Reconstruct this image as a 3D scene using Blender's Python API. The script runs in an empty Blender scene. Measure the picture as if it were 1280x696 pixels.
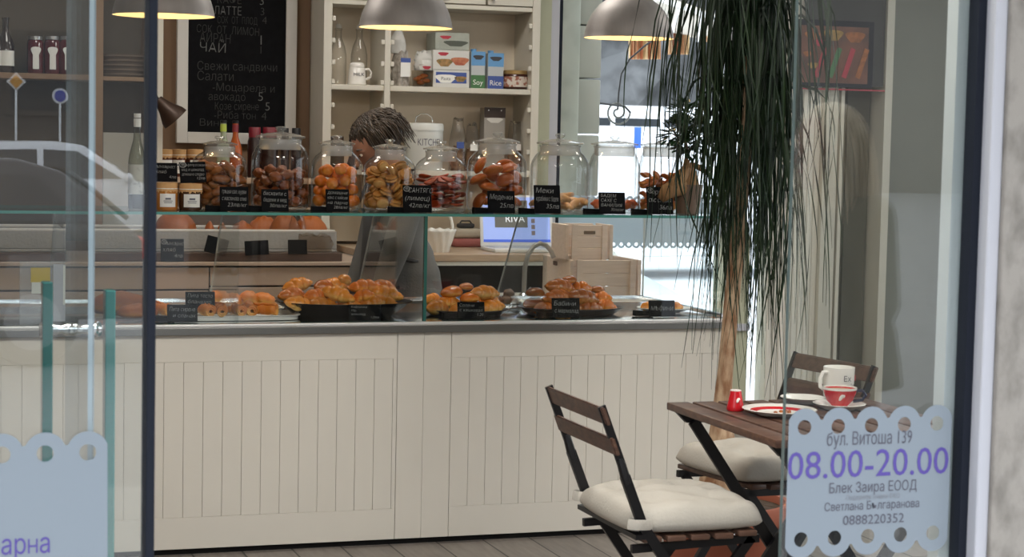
import bpy, bmesh, math, random
import numpy as np
from mathutils import Vector, Matrix, Euler
random.seed(7)
S = bpy.context.scene
COL = S.collection
PI = math.pi
WORLD, EXPO, CEIL_FILL = 3.9, 0.0, 35

# ------------------------------------------------------------------ camera
FPX = 2400.0
def _n(v): return v / np.linalg.norm(v)
_U = _n(np.array([7160., 26., -FPX]))
_D = np.array([-688., -32680., -FPX])
_Z = -_n(_D - (_D @ _U) * _U)
_Y = np.cross(_Z, _U)
RC = np.array([_U, _Y, _Z])                 # rows: world axes in camera space
CAM = np.array([0., -6.497, 1.45])
def ray(px, py): return RC @ np.array([px - 640., -(py - 348.), -FPX])
def P(px, py, Y=None, Z=None, X=None):
    r = ray(px, py)
    if Y is not None: t = (Y - CAM[1]) / r[1]
    elif Z is not None: t = (Z - CAM[2]) / r[2]
    else: t = (X - CAM[0]) / r[0]
    return Vector(CAM + r * t)
def PX(px, Y, py=300): return P(px, py, Y=Y).x
def PZ(py, Y, px=640): return P(px, py, Y=Y).z

cd = bpy.data.cameras.new('camera')
cam = bpy.data.objects.new('camera', cd); COL.objects.link(cam)
M = Matrix([[*RC[0]], [*RC[1]], [*RC[2]]]).to_4x4(); M.translation = Vector(CAM)
cam.matrix_world = M
cd.sensor_fit = 'HORIZONTAL'; cd.sensor_width = 23.6; cd.lens = FPX / 1280 * 23.6
cd.clip_start = 0.05; cd.clip_end = 300
cd.dof.use_dof = True; cd.dof.focus_distance = 6.9; cd.dof.aperture_fstop = 7.0
S.camera = cam

# ------------------------------------------------------------------ helpers
def tag(o, label=None, cat=None, group=None, kind=None):
    if label: o['label'] = label
    if cat: o['category'] = cat
    if group: o['group'] = group
    if kind: o['kind'] = kind
    return o
def thing(name, label, cat, loc=(0, 0, 0), rz=0, group=None):
    o = bpy.data.objects.new(name, None); COL.objects.link(o)
    o.empty_display_size = .05
    o.location = loc; o.rotation_euler = (0, 0, rz)
    return tag(o, label, cat, group)
def kids(o): return list(o.children)
def dup(o, loc=None, rot=None, label=None, scale=None, parent=None):
    c = o.copy(); COL.objects.link(c)
    if parent: c.parent = parent
    if loc is not None: c.location = loc
    if rot is not None: c.rotation_euler = rot
    if scale is not None: c.scale = (scale,) * 3 if isinstance(scale, (int, float)) else scale
    if label: c['label'] = label
    for ch in kids(o): dup(ch, parent=c)
    return c
def Rm(rot): return Euler(rot).to_matrix().to_4x4()
def T(v): return Matrix.Translation(Vector(v))

class MB:
    def __init__(s, mats=None):
        s.bm = bmesh.new(); s.mi = 0; s.mats = mats
    def m(s, i): s.mi = i; return s
    def _fin(s, verts, mat4=None, faces=None):
        if mat4 is not None: bmesh.ops.transform(s.bm, matrix=mat4, verts=verts)
        fs = faces if faces is not None else {f for v in verts for f in v.link_faces}
        for f in fs: f.material_index = s.mi
        return s
    def box(s, c, d, rot=(0, 0, 0), bev=0, seg=2):
        r = bmesh.ops.create_cube(s.bm, size=1)
        vs = r['verts']
        bmesh.ops.transform(s.bm, matrix=Matrix.Diagonal((*d, 1)), verts=vs)
        if bev:
            es = list({e for v in vs for e in v.link_edges})
            rr = bmesh.ops.bevel(s.bm, geom=es, offset=min(bev, min(d) * .48), segments=seg, profile=.5, affect='EDGES')
            vs = list({v for f in rr['faces'] for v in f.verts} | {v for v in vs if v.is_valid})
        return s._fin(vs, T(c) @ Rm(rot))
    def b2(s, lo, hi, bev=0):
        lo = Vector(lo); hi = Vector(hi)
        return s.box((lo + hi) / 2, [abs(a) for a in (hi - lo)], bev=bev)
    def lathe(s, prof, c=(0, 0, 0), seg=32, rot=None, cap=False):
        rings = []
        mat4 = T(c) @ (Rm(rot) if rot else Matrix.Identity(4))
        vs = []
        for r, z in prof:
            if r < 1e-6:
                v = s.bm.verts.new((0, 0, z)); rings.append([v]); vs.append(v)
            else:
                ring = [s.bm.verts.new((r * math.cos(2 * PI * k / seg), r * math.sin(2 * PI * k / seg), z)) for k in range(seg)]
                rings.append(ring); vs += ring
        fs = []
        for a, b in zip(rings[:-1], rings[1:]):
            for k in range(seg):
                k2 = (k + 1) % seg
                if len(a) == 1 and len(b) == 1: continue
                if len(a) == 1: fs.append(s.bm.faces.new((a[0], b[k2], b[k])))
                elif len(b) == 1: fs.append(s.bm.faces.new((a[k], a[k2], b[0])))
                else: fs.append(s.bm.faces.new((a[k], a[k2], b[k2], b[k])))
        if cap:
            for ring in (rings[0], rings[-1]):
                if len(ring) > 2: fs.append(s.bm.faces.new(ring))
        return s._fin(vs, mat4, fs)
    def tube(s, pts, r, seg=10, closed=False, flat=None):
        """swept tube; r a number or list; flat=(w,h) scales the section"""
        pts = [Vector(p) for p in pts]; n = len(pts)
        rs = r if isinstance(r, (list, tuple)) else [r] * n
        up = Vector((0, 0, 1)); rings = []; prev = None
        for i, p in enumerate(pts):
            if closed: t = pts[(i + 1) % n] - pts[i - 1]
            else: t = pts[min(i + 1, n - 1)] - pts[max(i - 1, 0)]
            t.normalize()
            if prev is None:
                a = up.cross(t)
                if a.length < 1e-3: a = Vector((1, 0, 0)).cross(t)
            else: a = prev - prev.dot(t) * t
            a.normalize(); prev = a; b = t.cross(a)
            fw, fh = flat if flat else (1, 1)
            rings.append([s.bm.verts.new(p + rs[i] * (fw * math.cos(2 * PI * k / seg) * a + fh * math.sin(2 * PI * k / seg) * b)) for k in range(seg)])
        fs = []
        rng = range(n) if closed else range(n - 1)
        for i in rng:
            A = rings[i]; B = rings[(i + 1) % n]
            for k in range(seg):
                k2 = (k + 1) % seg
                fs.append(s.bm.faces.new((A[k], A[k2], B[k2], B[k])))
        if not closed:
            fs.append(s.bm.faces.new(rings[0][::-1])); fs.append(s.bm.faces.new(rings[-1]))
        return s._fin([v for R in rings for v in R], None, fs)
    def bar(s, a, b, w, h, up=(0, 0, 1), bev=0):
        """rectangular bar from a to b; w across, h along up"""
        a = Vector(a); b = Vector(b); t = (b - a); L = t.length; t.normalize()
        u = Vector(up); u = u - u.dot(t) * t
        if u.length < 1e-4: u = Vector((0, 1, 0)); u = u - u.dot(t) * t
        u.normalize(); w_ = t.cross(u)
        R = Matrix((t, w_, u)).transposed().to_4x4()
        r = bmesh.ops.create_cube(s.bm, size=1); vs = r['verts']
        bmesh.ops.transform(s.bm, matrix=Matrix.Diagonal((L, w, h, 1)), verts=vs)
        if bev:
            es = list({e for v in vs for e in v.link_edges})
            rr = bmesh.ops.bevel(s.bm, geom=es, offset=bev, segments=2, profile=.5, affect='EDGES')
            vs = list({v for f in rr['faces'] for v in f.verts} | {v for v in vs if v.is_valid})
        return s._fin(vs, T((a + b) / 2) @ R)
    def prism(s, pts, ext, mat4=None):
        """pts: 2D outline (x,z) extruded along +y by ext"""
        a = [s.bm.verts.new((x, 0, z)) for x, z in pts]
        b = [s.bm.verts.new((x, ext, z)) for x, z in pts]
        n = len(pts); fs = [s.bm.faces.new(a), s.bm.faces.new(b[::-1])]
        for k in range(n):
            fs.append(s.bm.faces.new((a[k], b[k], b[(k + 1) % n], a[(k + 1) % n])))
        return s._fin(a + b, mat4, fs)
    def ell(s, c, r, rot=(0, 0, 0), seg=16, rings=10, fn=None):
        rr = bmesh.ops.create_uvsphere(s.bm, u_segments=seg, v_segments=rings, radius=1)
        vs = rr['verts']
        if fn:
            for v in vs: v.co = fn(v.co.copy())
        return s._fin(vs, T(c) @ Rm(rot) @ Matrix.Diagonal((*r, 1)))
    def add(s, me, mat4=None):
        """append a mesh datablock"""
        n0 = len(s.bm.verts); s.bm.from_mesh(me); s.bm.verts.ensure_lookup_table()
        return s._fin(s.bm.verts[n0:], mat4)
    def build(s, name, mat=None, parent=None, smooth=40, loc=None, rot=None, sub=0):
        bm = s.bm
        bmesh.ops.recalc_face_normals(bm, faces=bm.faces[:])
        me = bpy.data.meshes.new(name); bm.to_mesh(me); bm.free()
        for mm in (s.mats or [mat]): me.materials.append(mm)
        if smooth:
            for p in me.polygons: p.use_smooth = True
            if smooth < 180: me.set_sharp_from_angle(angle=math.radians(smooth))
        o = bpy.data.objects.new(name, me); COL.objects.link(o)
        if parent: o.parent = parent
        if loc is not None: o.location = loc
        if rot is not None: o.rotation_euler = rot
        if sub:
            md = o.modifiers.new('subdivision', 'SUBSURF'); md.levels = sub; md.render_levels = sub
        return o
def struct(name, mb, mat=None, **k):
    o = mb.build(name, mat, **k); o['kind'] = 'structure'; return o

# ------------------------------------------------------------------ materials
def mat(name, col, rough=.6, metal=0, var=0, vscale=8, bump=0, bscale=60, emit=None, spec=None, col2=None, trans=0, sss=0, stretch=None, thr=None, coat=0):
    m = bpy.data.materials.new(name); m.use_nodes = True
    nt = m.node_tree; b = nt.nodes['Principled BSDF']
    c = (*col, 1)
    b.inputs['Base Color'].default_value = c
    b.inputs['Roughness'].default_value = rough; b.inputs['Metallic'].default_value = metal
    if spec is not None: b.inputs['Specular IOR Level'].default_value = spec
    if coat: b.inputs['Coat Weight'].default_value = coat; b.inputs['Coat Roughness'].default_value = .1
    if sss: b.inputs['Subsurface Weight'].default_value = sss; b.inputs['Subsurface Radius'].default_value = (.02, .01, .005)
    if emit: b.inputs['Emission Color'].default_value = (*emit[0], 1); b.inputs['Emission Strength'].default_value = emit[1]
    tc = nt.nodes.new('ShaderNodeTexCoord'); vec = tc.outputs['Object']
    if stretch:
        mp = nt.nodes.new('ShaderNodeMapping'); mp.inputs['Scale'].default_value = stretch
        nt.links.new(vec, mp.inputs['Vector']); vec = mp.outputs['Vector']
    if var or col2:
        nz = nt.nodes.new('ShaderNodeTexNoise'); nz.inputs['Scale'].default_value = vscale; nz.inputs['Detail'].default_value = 6
        nt.links.new(vec, nz.inputs['Vector'])
        rp = nt.nodes.new('ShaderNodeValToRGB')
        lo, hi = thr if thr else (.32, .68)
        rp.color_ramp.elements[0].position = lo; rp.color_ramp.elements[1].position = hi
        c2 = col2 if col2 else tuple(x * (1 - var) for x in col)
        rp.color_ramp.elements[0].color = (*c2, 1); rp.color_ramp.elements[1].color = c
        nt.links.new(nz.outputs['Fac'], rp.inputs['Fac']); nt.links.new(rp.outputs['Color'], b.inputs['Base Color'])
    if bump:
        nz = nt.nodes.new('ShaderNodeTexNoise'); nz.inputs['Scale'].default_value = bscale; nz.inputs['Detail'].default_value = 4
        nt.links.new(vec, nz.inputs['Vector'])
        bp = nt.nodes.new('ShaderNodeBump'); bp.inputs['Strength'].default_value = bump; bp.inputs['Distance'].default_value = .01
        nt.links.new(nz.outputs['Fac'], bp.inputs['Height']); nt.links.new(bp.outputs['Normal'], b.inputs['Normal'])
    return m
def glassmat(name, tint=(1, 1, 1), ior=1.5, rough=0.0, edge=None, dirt=0):
    """thin clear glass: straight-through transmission plus Fresnel reflection"""
    m = bpy.data.materials.new(name); m.use_nodes = True
    nt = m.node_tree; nt.nodes.remove(nt.nodes['Principled BSDF'])
    out = nt.nodes['Material Output']
    tr = nt.nodes.new('ShaderNodeBsdfTransparent'); gl = nt.nodes.new('ShaderNodeBsdfGlossy')
    gl.inputs['Roughness'].default_value = rough; tr.inputs['Color'].default_value = (*tint, 1)
    if edge:
        lw = nt.nodes.new('ShaderNodeLayerWeight'); lw.inputs['Blend'].default_value = .35
        mx = nt.nodes.new('ShaderNodeMix'); mx.data_type = 'RGBA'
        mx.inputs[6].default_value = (*tint, 1); mx.inputs[7].default_value = (*edge, 1)
        nt.links.new(lw.outputs['Facing'], mx.inputs[0]); nt.links.new(mx.outputs[2], tr.inputs['Color'])
    fr = nt.nodes.new('ShaderNodeFresnel'); 
    ge = nt.nodes.new('ShaderNodeNewGeometry'); ma = nt.nodes.new('ShaderNodeMath'); ma.operation = 'MULTIPLY_ADD'
    ma.inputs[1].default_value = 1 / ior - ior; ma.inputs[2].default_value = ior      # same reflectance from both sides of the pane
    nt.links.new(ge.outputs['Backfacing'], ma.inputs[0]); nt.links.new(ma.outputs[0], fr.inputs['IOR'])
    mix = nt.nodes.new('ShaderNodeMixShader')
    nt.links.new(fr.outputs[0], mix.inputs[0]); nt.links.new(tr.outputs[0], mix.inputs[1]); nt.links.new(gl.outputs[0], mix.inputs[2])
    sh = mix.outputs[0]
    if dirt:
        df = nt.nodes.new('ShaderNodeBsdfDiffuse'); df.inputs['Color'].default_value = (.8, .82, .82, 1)
        m2 = nt.nodes.new('ShaderNodeMixShader'); m2.inputs[0].default_value = dirt
        nt.links.new(sh, m2.inputs[1]); nt.links.new(df.outputs[0], m2.inputs[2]); sh = m2.outputs[0]
    nt.links.new(sh, out.inputs['Surface'])
    return m
def bread(name, top, bottom, spots=None, rough=.42):
    """baked crust: browned top, paler underside, mottled"""
    m = bpy.data.materials.new(name); m.use_nodes = True
    nt = m.node_tree; b = nt.nodes['Principled BSDF']; b.inputs['Roughness'].default_value = rough
    tc = nt.nodes.new('ShaderNodeTexCoord'); sp = nt.nodes.new('ShaderNodeSeparateXYZ')
    nt.links.new(tc.outputs['Generated'], sp.inputs[0])
    nz = nt.nodes.new('ShaderNodeTexNoise'); nz.inputs['Scale'].default_value = 4; nz.inputs['Detail'].default_value = 6
    nt.links.new(tc.outputs['Generated'], nz.inputs['Vector'])
    ad = nt.nodes.new('ShaderNodeMath'); ad.operation = 'MULTIPLY_ADD'; ad.inputs[1].default_value = .9
    nt.links.new(nz.outputs['Fac'], ad.inputs[0]); nt.links.new(sp.outputs['Z'], ad.inputs[2])
    rp = nt.nodes.new('ShaderNodeValToRGB'); e = rp.color_ramp.elements
    e[0].position = .42; e[0].color = (*bottom, 1); e[1].position = 1.15; e[1].color = (*top, 1)
    mid = rp.color_ramp.elements.new(.72); mid.color = (*[(a * .55 + c * .45) for a, c in zip(top, bottom)], 1)
    oi = nt.nodes.new('ShaderNodeObjectInfo'); hs = nt.nodes.new('ShaderNodeHueSaturation')
    mr = nt.nodes.new('ShaderNodeMapRange'); mr.inputs[3].default_value = .75; mr.inputs[4].default_value = 1.2
    nt.links.new(oi.outputs['Random'], mr.inputs[0]); nt.links.new(mr.outputs[0], hs.inputs['Value'])
    nt.links.new(ad.outputs[0], rp.inputs['Fac']); nt.links.new(rp.outputs['Color'], hs.inputs['Color']); nt.links.new(hs.outputs['Color'], b.inputs['Base Color'])
    n2 = nt.nodes.new('ShaderNodeTexNoise'); n2.inputs['Scale'].default_value = 90; nt.links.new(tc.outputs['Object'], n2.inputs['Vector'])
    bp = nt.nodes.new('ShaderNodeBump'); bp.inputs['Strength'].default_value = .25; bp.inputs['Distance'].default_value = .004
    nt.links.new(n2.outputs['Fac'], bp.inputs['Height']); nt.links.new(bp.outputs['Normal'], b.inputs['Normal'])
    return m
def srgb(r, g, b):
    f = lambda c: (c / 255) / 12.92 if c < 10 else ((c / 255 + .055) / 1.055) ** 2.4
    return (f(r), f(g), f(b))

m_cream = mat('cream_paint', (.76, .725, .645), .55, var=.05, vscale=2)
m_white = mat('white_paint', (.72, .70, .64), .45)
m_shelfw = mat('shelf_paint', (.62, .585, .50), .5, var=.05)
m_trimw = mat('white_lacquer', (.52, .52, .56), .35)
m_groove = mat('panel_groove', (.60, .56, .48), .8)
m_steel = mat('brushed_steel', (.86, .87, .88), .13, 1)
m_chrome = mat('chrome', (.8, .82, .84), .12, 1)
m_dark = mat('black_plastic', (.012, .012, .014), .5)
m_gasket = mat('dark_gasket', (.012, .015, .024), .7, spec=.2)
m_board = mat('blackboard', (.008, .008, .009), .85, spec=.08, var=.3, vscale=30)
m_chalk = mat('chalk', (.36, .36, .35), .9)
m_chalkdim = mat('worn_chalk', (.045, .045, .043), .95)
m_glass = glassmat('shop_glass', (.95, .97, .965), 1.85, dirt=.01)
m_vglass = glassmat('vitrine_glass', (.965, .985, .98), 1.42)
m_gedge = mat('green_glass_edge', (.07, .27, .23), .15, spec=.7)
m_jar = glassmat('jar_glass', (.985, .985, .98), 1.62, edge=(.62, .63, .62))
m_bottleglass = glassmat('bottle_glass', (.75, .78, .70), 1.5, edge=(.2, .22, .18))
m_winedark = mat('dark_wine_glass', (.02, .012, .012), .08)
m_paper = mat('paper', (.78, .77, .73), .7)
m_ink = mat('ink', (.05, .05, .055), .7)
m_wall = mat('beige_plaster', (.24, .148, .088), .8, var=.08, vscale=1.5)
m_wallgreen = mat('sage_plaster', (.50, .50, .36), .8, var=.05)
m_wallgrey = mat('grey_green_plaster', (.22, .225, .195), .8, var=.06)
m_ceil = mat('ceiling_paint', (.7, .68, .63), .9)
m_blackmetal = mat('black_metal', (.012, .012, .014), .38, .3)
m_brownwood = mat('brown_stained_wood', (.13, .068, .045), .42, col2=(.06, .03, .022), vscale=3, stretch=(2, 14, 30))
m_palewood = mat('whitewashed_wood', (.70, .58, .50), .65, col2=(.62, .50, .42), vscale=3, stretch=(2, 20, 30))
m_boardwood = mat('worktop_wood', (.50, .37, .26), .5, col2=(.40, .28, .19), vscale=3, stretch=(2, 20, 20))
m_darkwood = mat('dark_board_wood', (.10, .055, .038), .5, col2=(.06, .03, .02), vscale=3, stretch=(2, 20, 20))
m_cushion = mat('cream_cotton', (.49, .46, .405), .95, bump=.15, bscale=140, var=.06, vscale=20)
m_shade = mat('lamp_metal', (.34, .315, .30), .52, .5, var=.12, vscale=5, stretch=(6, 6, .5))
m_shadein = mat('lamp_inside', (.85, .74, .50), .6)
m_bulb = mat('bulb', (1, .8, .5), .5, emit=((1.0, .70, .34), 9))
m_terra = mat('terracotta', (.42, .13, .075), .75, var=.12, vscale=6, bump=.05)
m_soil = mat('soil', (.09, .06, .04), .95, bump=.8, bscale=60, var=.5, vscale=40)
m_bark = mat('palm_bark', (.56, .40, .26), .85, col2=(.26, .13, .065), vscale=16, stretch=(2, 2, .8), thr=(.36, .62), bump=.4, bscale=30)
m_leaf = mat('palm_leaf', (.019, .042, .014), .45, spec=.3, col2=(.004, .011, .006), vscale=6)
m_leafdark = mat('ficus_leaf', (.02, .055, .02), .3, col2=(.01, .03, .012), vscale=9)
m_tan = mat('taupe_ceramic', (.15, .10, .07), .55)
m_red = mat('red_glaze', (.52, .012, .02), .18)
m_porc = mat('porcelain', (.80, .77, .72), .2)
m_navy = mat('navy_glaze', (.01, .012, .04), .2)
m_screen = mat('screen', (.1, .1, .1), .3, emit=(srgb(150, 172, 240), 1.0))
m_skin = mat('skin', (.33, .165, .11), .5, sss=.1)
m_hair = mat('dark_brown_hair', (.022, .015, .010), .45, col2=(.075, .055, .040), vscale=6, stretch=(9, 9, 1))
m_blond = mat('blonde_hair', (.74, .62, .44), .45, col2=(.48, .37, .24), vscale=6, stretch=(9, 9, 1))
m_grey = mat('grey_knit', (.135, .132, .13), .9, bump=.2, bscale=120)
m_apron = mat('charcoal_apron', (.035, .035, .04), .85)
m_olive = mat('olive_coat', (.10, .09, .055), .85)
m_jeans = mat('dark_trousers', (.03, .035, .05), .9)
m_film = mat('frosted_film', (.25, .29, .33), .55)
m_purple = mat('purple_print', (.10, .07, .32), .6)
m_greyprint = mat('grey_print', (.10, .10, .13), .6)
m_black = mat('toe_kick', (.004, .004, .004), .9)

# ------------------------------------------------------------------ lettering, filled outlines (all converted in one pass)
_req = {}; THIN = set()
def want_text(s, shear=0):
    _req[('t', s, shear)] = None
def want_shape(key, loops):
    _req[('s', key)] = loops
def convert_all():
    tmp = []
    for k, v in list(_req.items()):
        if k[0] == 't':
            cu = bpy.data.curves.new('txt', 'FONT'); cu.body = k[1].replace('н', 'h'); cu.size = 1; cu.small_caps_scale = .74
            for q_, ch_ in enumerate(k[1]):
                if ch_ == 'н': cu.body_format[q_].use_small_caps = True
            cu.size = 1; cu.shear = k[2]
            cu.resolution_u = 3; cu.offset = -.016 if (k[2] or k[1] in THIN) else 0
        else:
            cu = bpy.data.curves.new('shp', 'CURVE'); cu.dimensions = '2D'; cu.fill_mode = 'BOTH'
            for lp in v:
                sp = cu.splines.new('POLY'); sp.points.add(len(lp) - 1)
                for q, (x, y) in zip(sp.points, lp): q.co = (x, y, 0, 1)
                sp.use_cyclic_u = True
        ob = bpy.data.objects.new('tmp', cu); COL.objects.link(ob); tmp.append((k, ob))
    dg = bpy.context.evaluated_depsgraph_get(); dg.update()
    for k, ob in tmp:
        _req[k] = bpy.data.meshes.new_from_object(ob.evaluated_get(dg))
    for k, ob in tmp:
        cu = ob.data; bpy.data.objects.remove(ob); bpy.data.curves.remove(cu)
def text_bbox(me):
    xs = [v.co.x for v in me.vertices]
    return (min(xs), max(xs)) if xs else (0, 0)
class Letters:
    """lettering laid in the local XZ plane facing -Y"""
    def __init__(s): s.mb = MB()
    def put(s, txt, x, z, h, width=None, align='L', y=0, shear=0, tilt=0):
        me = _req[('t', txt, shear)]
        a, b = text_bbox(me)
        sx = h
        if width: sx = width / max(b - a, 1e-6)
        off = {'L': -a * sx, 'C': -(a + b) / 2 * sx, 'R': -b * sx}[align]
        Mx = T((x, y, z)) @ Rm((0, tilt, 0)) @ T((off, 0, 0)) @ Rm((PI / 2, 0, 0)) @ Matrix.Diagonal((sx, h, 1, 1))
        s.mb.add(me, Mx); return s
    def build(s, name, m, parent, **k): return s.mb.build(name, m, parent, smooth=0, **k)
# ------------------------------------------------------------------ request lettering before anything is built
CHALK = [  # text, px-left, py-baseline, font px, worn?
    ('КАФЕ', 272, 4, 11, 1), ('3', 325, 6, 12, 0), ('ЛАТТЕ', 268, 18, 12, 0), ('3', 326, 19, 11, 1),
    ('СОК  ОТ  ПЛОД', 272, 29, 10, 1), ('4', 328, 30, 11, 1), ('СОК  ОТ  ЛИМОН', 246, 40, 11, 1),
    ('АЙРАН', 250, 52, 13, 1), ('1', 326, 56, 14, 0), ('ЧАЙ', 250, 64, 13, 0), ('1', 326, 67, 11, 1),
    ('Свежи сандвичи', 247, 87, 12, 1), ('Салати', 247, 100, 13, 1), ('-Моцарела и', 266, 113, 11, 1),
    ('авокадо', 261, 125, 11, 1), ('5', 323, 126, 13, 0), ('Козе сирене', 269, 137, 11, 1), ('5', 332, 138, 12, 0),
    ('-Риба тон', 268, 148, 11, 1), ('4', 327, 150, 12, 1), ('Вино', 250, 157, 10, 1)]
TAGS_TXT = {
    'a': ['гръцки сол. курви', 'с маслиново олио', '23лв/кг'], 'b': ['бисквити с', 'бадеми и мед', '30лв/кг'],
    'c': ['домашни', 'кекс с кайсия', 'на парче', '28лв/кг'], 'd': ['САНТЯГО', '(лимец)', '42лв/кг'],
    'e': ['Меденки', '25лв'], 'f': ['Меки', 'курабийки с бадем', '35лв'],
    'g': ['БАДЕМ', 'САХЕ С', 'ВАНИЛИЯ', '35лв/кг'], 'h': ['оризови', 'със стевия', '36лв'],
    'i': ['Пита тесто', 'бланшир', 'със спанак'], 'j': ['Пита сирене', 'и спанак'], 'k': ['Кифлички', '1бр.', 'шоколад', '1.20лв'],
    'l': ['Солени', 'с кашкавал', '1.20'], 'm': ['Бабини', 'с мармалад'], 'n': ['мъфини'],
    'o': ['конфитюр от смокини', 'мед и шоколад', 'домашно сладко', '12лв'], 'p': ['пълнозърнест', 'хляб', '4лв']}
for t in CHALK: want_text(t[0]); THIN.add(t[0])
for v in TAGS_TXT.values():
    for t in v: want_text(t, .15)
STICK = [('бул. Витоша 139', 1033, 556, 22, 1139, 0), ('08.00-20.00', 984, 596, 46, 1184, 1), ('Блек Заира ЕООД', 1036, 615, 17, 1145, 0),
         ('Подкрепи пчели ЕКО', 1057, 624, 8, 1124, 2), ('Светлана Българанова', 1030, 637, 14, 1148, 0), ('0888220352', 1053, 655, 16, 1129, 0)]
for t in STICK: want_text(t[0])
for t in ('арна', 'Soy', 'Rice', 'KITCHEN', 'MILK', 'Ех', 'мой!', 'Pasta', 'RIVA', 'ALP'): want_text(t)
def circ(cx, cy, r, n=20): return [(cx + r * math.cos(2 * PI * k / n), cy + r * math.sin(2 * PI * k / n)) for k in range(n)]
def scallop(n, pitch, z0, z1, bottom=True, hole=.24, x0=0.):
    """scalloped sheet outline with a round hole in every scallop; returns loops"""
    r = pitch * .5; out = []
    for k in range(n):                      # top, right to left
        c = x0 + pitch * (n - 1 - k + .5)
        out += [(c + r * math.cos(a), z1 - r + r * math.sin(a)) for a in [PI * .12 + j * PI * .76 / 10 for j in range(11)]]
    if bottom:
        for k in range(n):
            c = x0 + pitch * (k + .5)
            out += [(c - r * math.cos(a), z0 + r - r * math.sin(a)) for a in [PI * .12 + j * PI * .76 / 10 for j in range(11)]]
    else: out += [(x0, z0), (x0 + pitch * n, z0)]
    lp = [out]
    for k in range(n):
        c = x0 + pitch * (k + .5)
        lp.append(circ(c, z1 - r * 1.02, pitch * hole))
        if bottom: lp.append(circ(c, z0 + r * 1.02, pitch * hole))
    return lp
YF = -3.40                                   # shop-front plane
YW = 2.30                                    # back wall plane
sx0 = P(982, 600, Y=YF).x; sx1 = P(1188, 600, Y=YF).x
sz1 = P(1085, 508, Y=YF).z; sz0 = P(1085, 693, Y=YF).z
want_shape('sticker', scallop(5, (sx1 - sx0) / 5, sz0, sz1, True, .2, sx0))
lx1 = P(116, 560, Y=YF).x; lp_ = .0665
lz1 = P(60, 540, Y=YF).z
want_shape('sticker_left', scallop(3, lp_, lz1 - .42, lz1, False, .2, lx1 - lp_ * 2.62))
want_shape('film', scallop(32, .04, 0, .26, True, .22, 0))
want_shape('blob', [[(math.cos(a) * (1 + .25 * math.sin(3 * a)), math.sin(a) * (1 + .2 * math.cos(2 * a))) for a in [2 * PI * k / 24 for k in range(24)]]])
convert_all()

def glass_box(name, lo, hi, axis, parent=None, medge=None, mg=None):
    """pane: clear faces across `axis`, green cut edges on the others"""
    mb = MB([mg or m_vglass, medge or m_gedge]); mb.b2(lo, hi)
    for f in mb.bm.faces: f.material_index = 0 if abs(f.normal[axis]) > .9 else 1
    return mb.build(name, None, parent, smooth=0)

# ------------------------------------------------------------------ room shell
def plankmat(name, c1, c2, cm, sx, sy):
    m = bpy.data.materials.new(name); m.use_nodes = True; nt = m.node_tree; b = nt.nodes['Principled BSDF']
    tc = nt.nodes.new('ShaderNodeTexCoord'); mp = nt.nodes.new('ShaderNodeMapping'); mp.inputs['Rotation'].default_value = (0, 0, PI / 2)
    br = nt.nodes.new('ShaderNodeTexBrick'); br.inputs['Scale'].default_value = 1
    br.inputs['Brick Width'].default_value = sx; br.inputs['Row Height'].default_value = sy; br.inputs['Mortar Size'].default_value = .0035
    br.inputs['Color1'].default_value = (*c1, 1); br.inputs['Color2'].default_value = (*c2, 1); br.inputs['Mortar'].default_value = (*cm, 1)
    nt.links.new(tc.outputs['Object'], mp.inputs[0]); nt.links.new(mp.outputs[0], br.inputs['Vector'])
    nz = nt.nodes.new('ShaderNodeTexNoise'); nz.inputs['Scale'].default_value = 6; nz.inputs['Detail'].default_value = 8
    m2 = nt.nodes.new('ShaderNodeMapping'); m2.inputs['Scale'].default_value = (8, 1, 1)
    nt.links.new(tc.outputs['Object'], m2.inputs[0]); nt.links.new(m2.outputs[0], nz.inputs['Vector'])
    mx = nt.nodes.new('ShaderNodeMix'); mx.data_type = 'RGBA'; mx.blend_type = 'MULTIPLY'; mx.inputs[0].default_value = .55
    nt.links.new(br.outputs['Color'], mx.inputs[6]); nt.links.new(nz.outputs['Fac'], mx.inputs[7])
    nt.links.new(mx.outputs[2], b.inputs['Base Color']); b.inputs['Roughness'].default_value = .5
    return m
m_floor = plankmat('grey_plank_tile', (.36, .315, .275), (.29, .255, .225), (.06, .05, .045), 1.2, .175)
XL, XR, ZC = -1.3, 6.0, 2.75
struct('floor', MB().b2((XL - .1, -3.62, -.1), (XR + .1, YW + .22, 0)), m_floor, smooth=0)
struct('ceiling', MB().b2((XL - .1, -3.5, ZC), (XR + .1, YW + .22, ZC + .12)), m_ceil, smooth=0)
struct('wall_left', MB().b2((XL - .1, -3.5, 0), (XL, YW + .2, ZC)), m_wall, smooth=0)
mb = MB(); mb.b2((XR, -3.5, 0), (XR + .1, YW + .2, .85)); mb.b2((XR, -3.5, 2.5), (XR + .1, YW + .2, ZC)); mb.b2((XR, -3.5, .85), (XR + .1, -2.9, 2.5)); mb.b2((XR, 1.7, .85), (XR + .1, YW + .2, 2.5))
struct('wall_right', mb, m_wallgrey, smooth=0)
struct('window_added', MB().b2((XR + .04, -2.9, .85), (XR + .05, 1.7, 2.5)), m_vglass, smooth=0)  # unseen side window, added to let more daylight into the room
mb = MB()
for y in (-2.9, -1.37, .16, 1.64): mb.b2((XR, y, .85), (XR + .08, y + .06, 2.5))
mb.b2((XR, -2.9, .85), (XR + .08, 1.7, .91)).b2((XR, -2.9, 2.44), (XR + .08, 1.7, 2.5))
struct('trim_added_window', mb, m_trimw, smooth=0)  # frame bars of the added side window
# unseen slab added over the pavement to shade the shop front
struct('shade_slab', MB().b2((-9, -5.3, 3.0), (12, -3.62, 3.3)).b2((-9, -5.3, -.16), (-8.6, -4.9, 3.0)).b2((11.6, -5.3, -.16), (12, -4.9, 3.0)), m_ceil, smooth=0)

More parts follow.
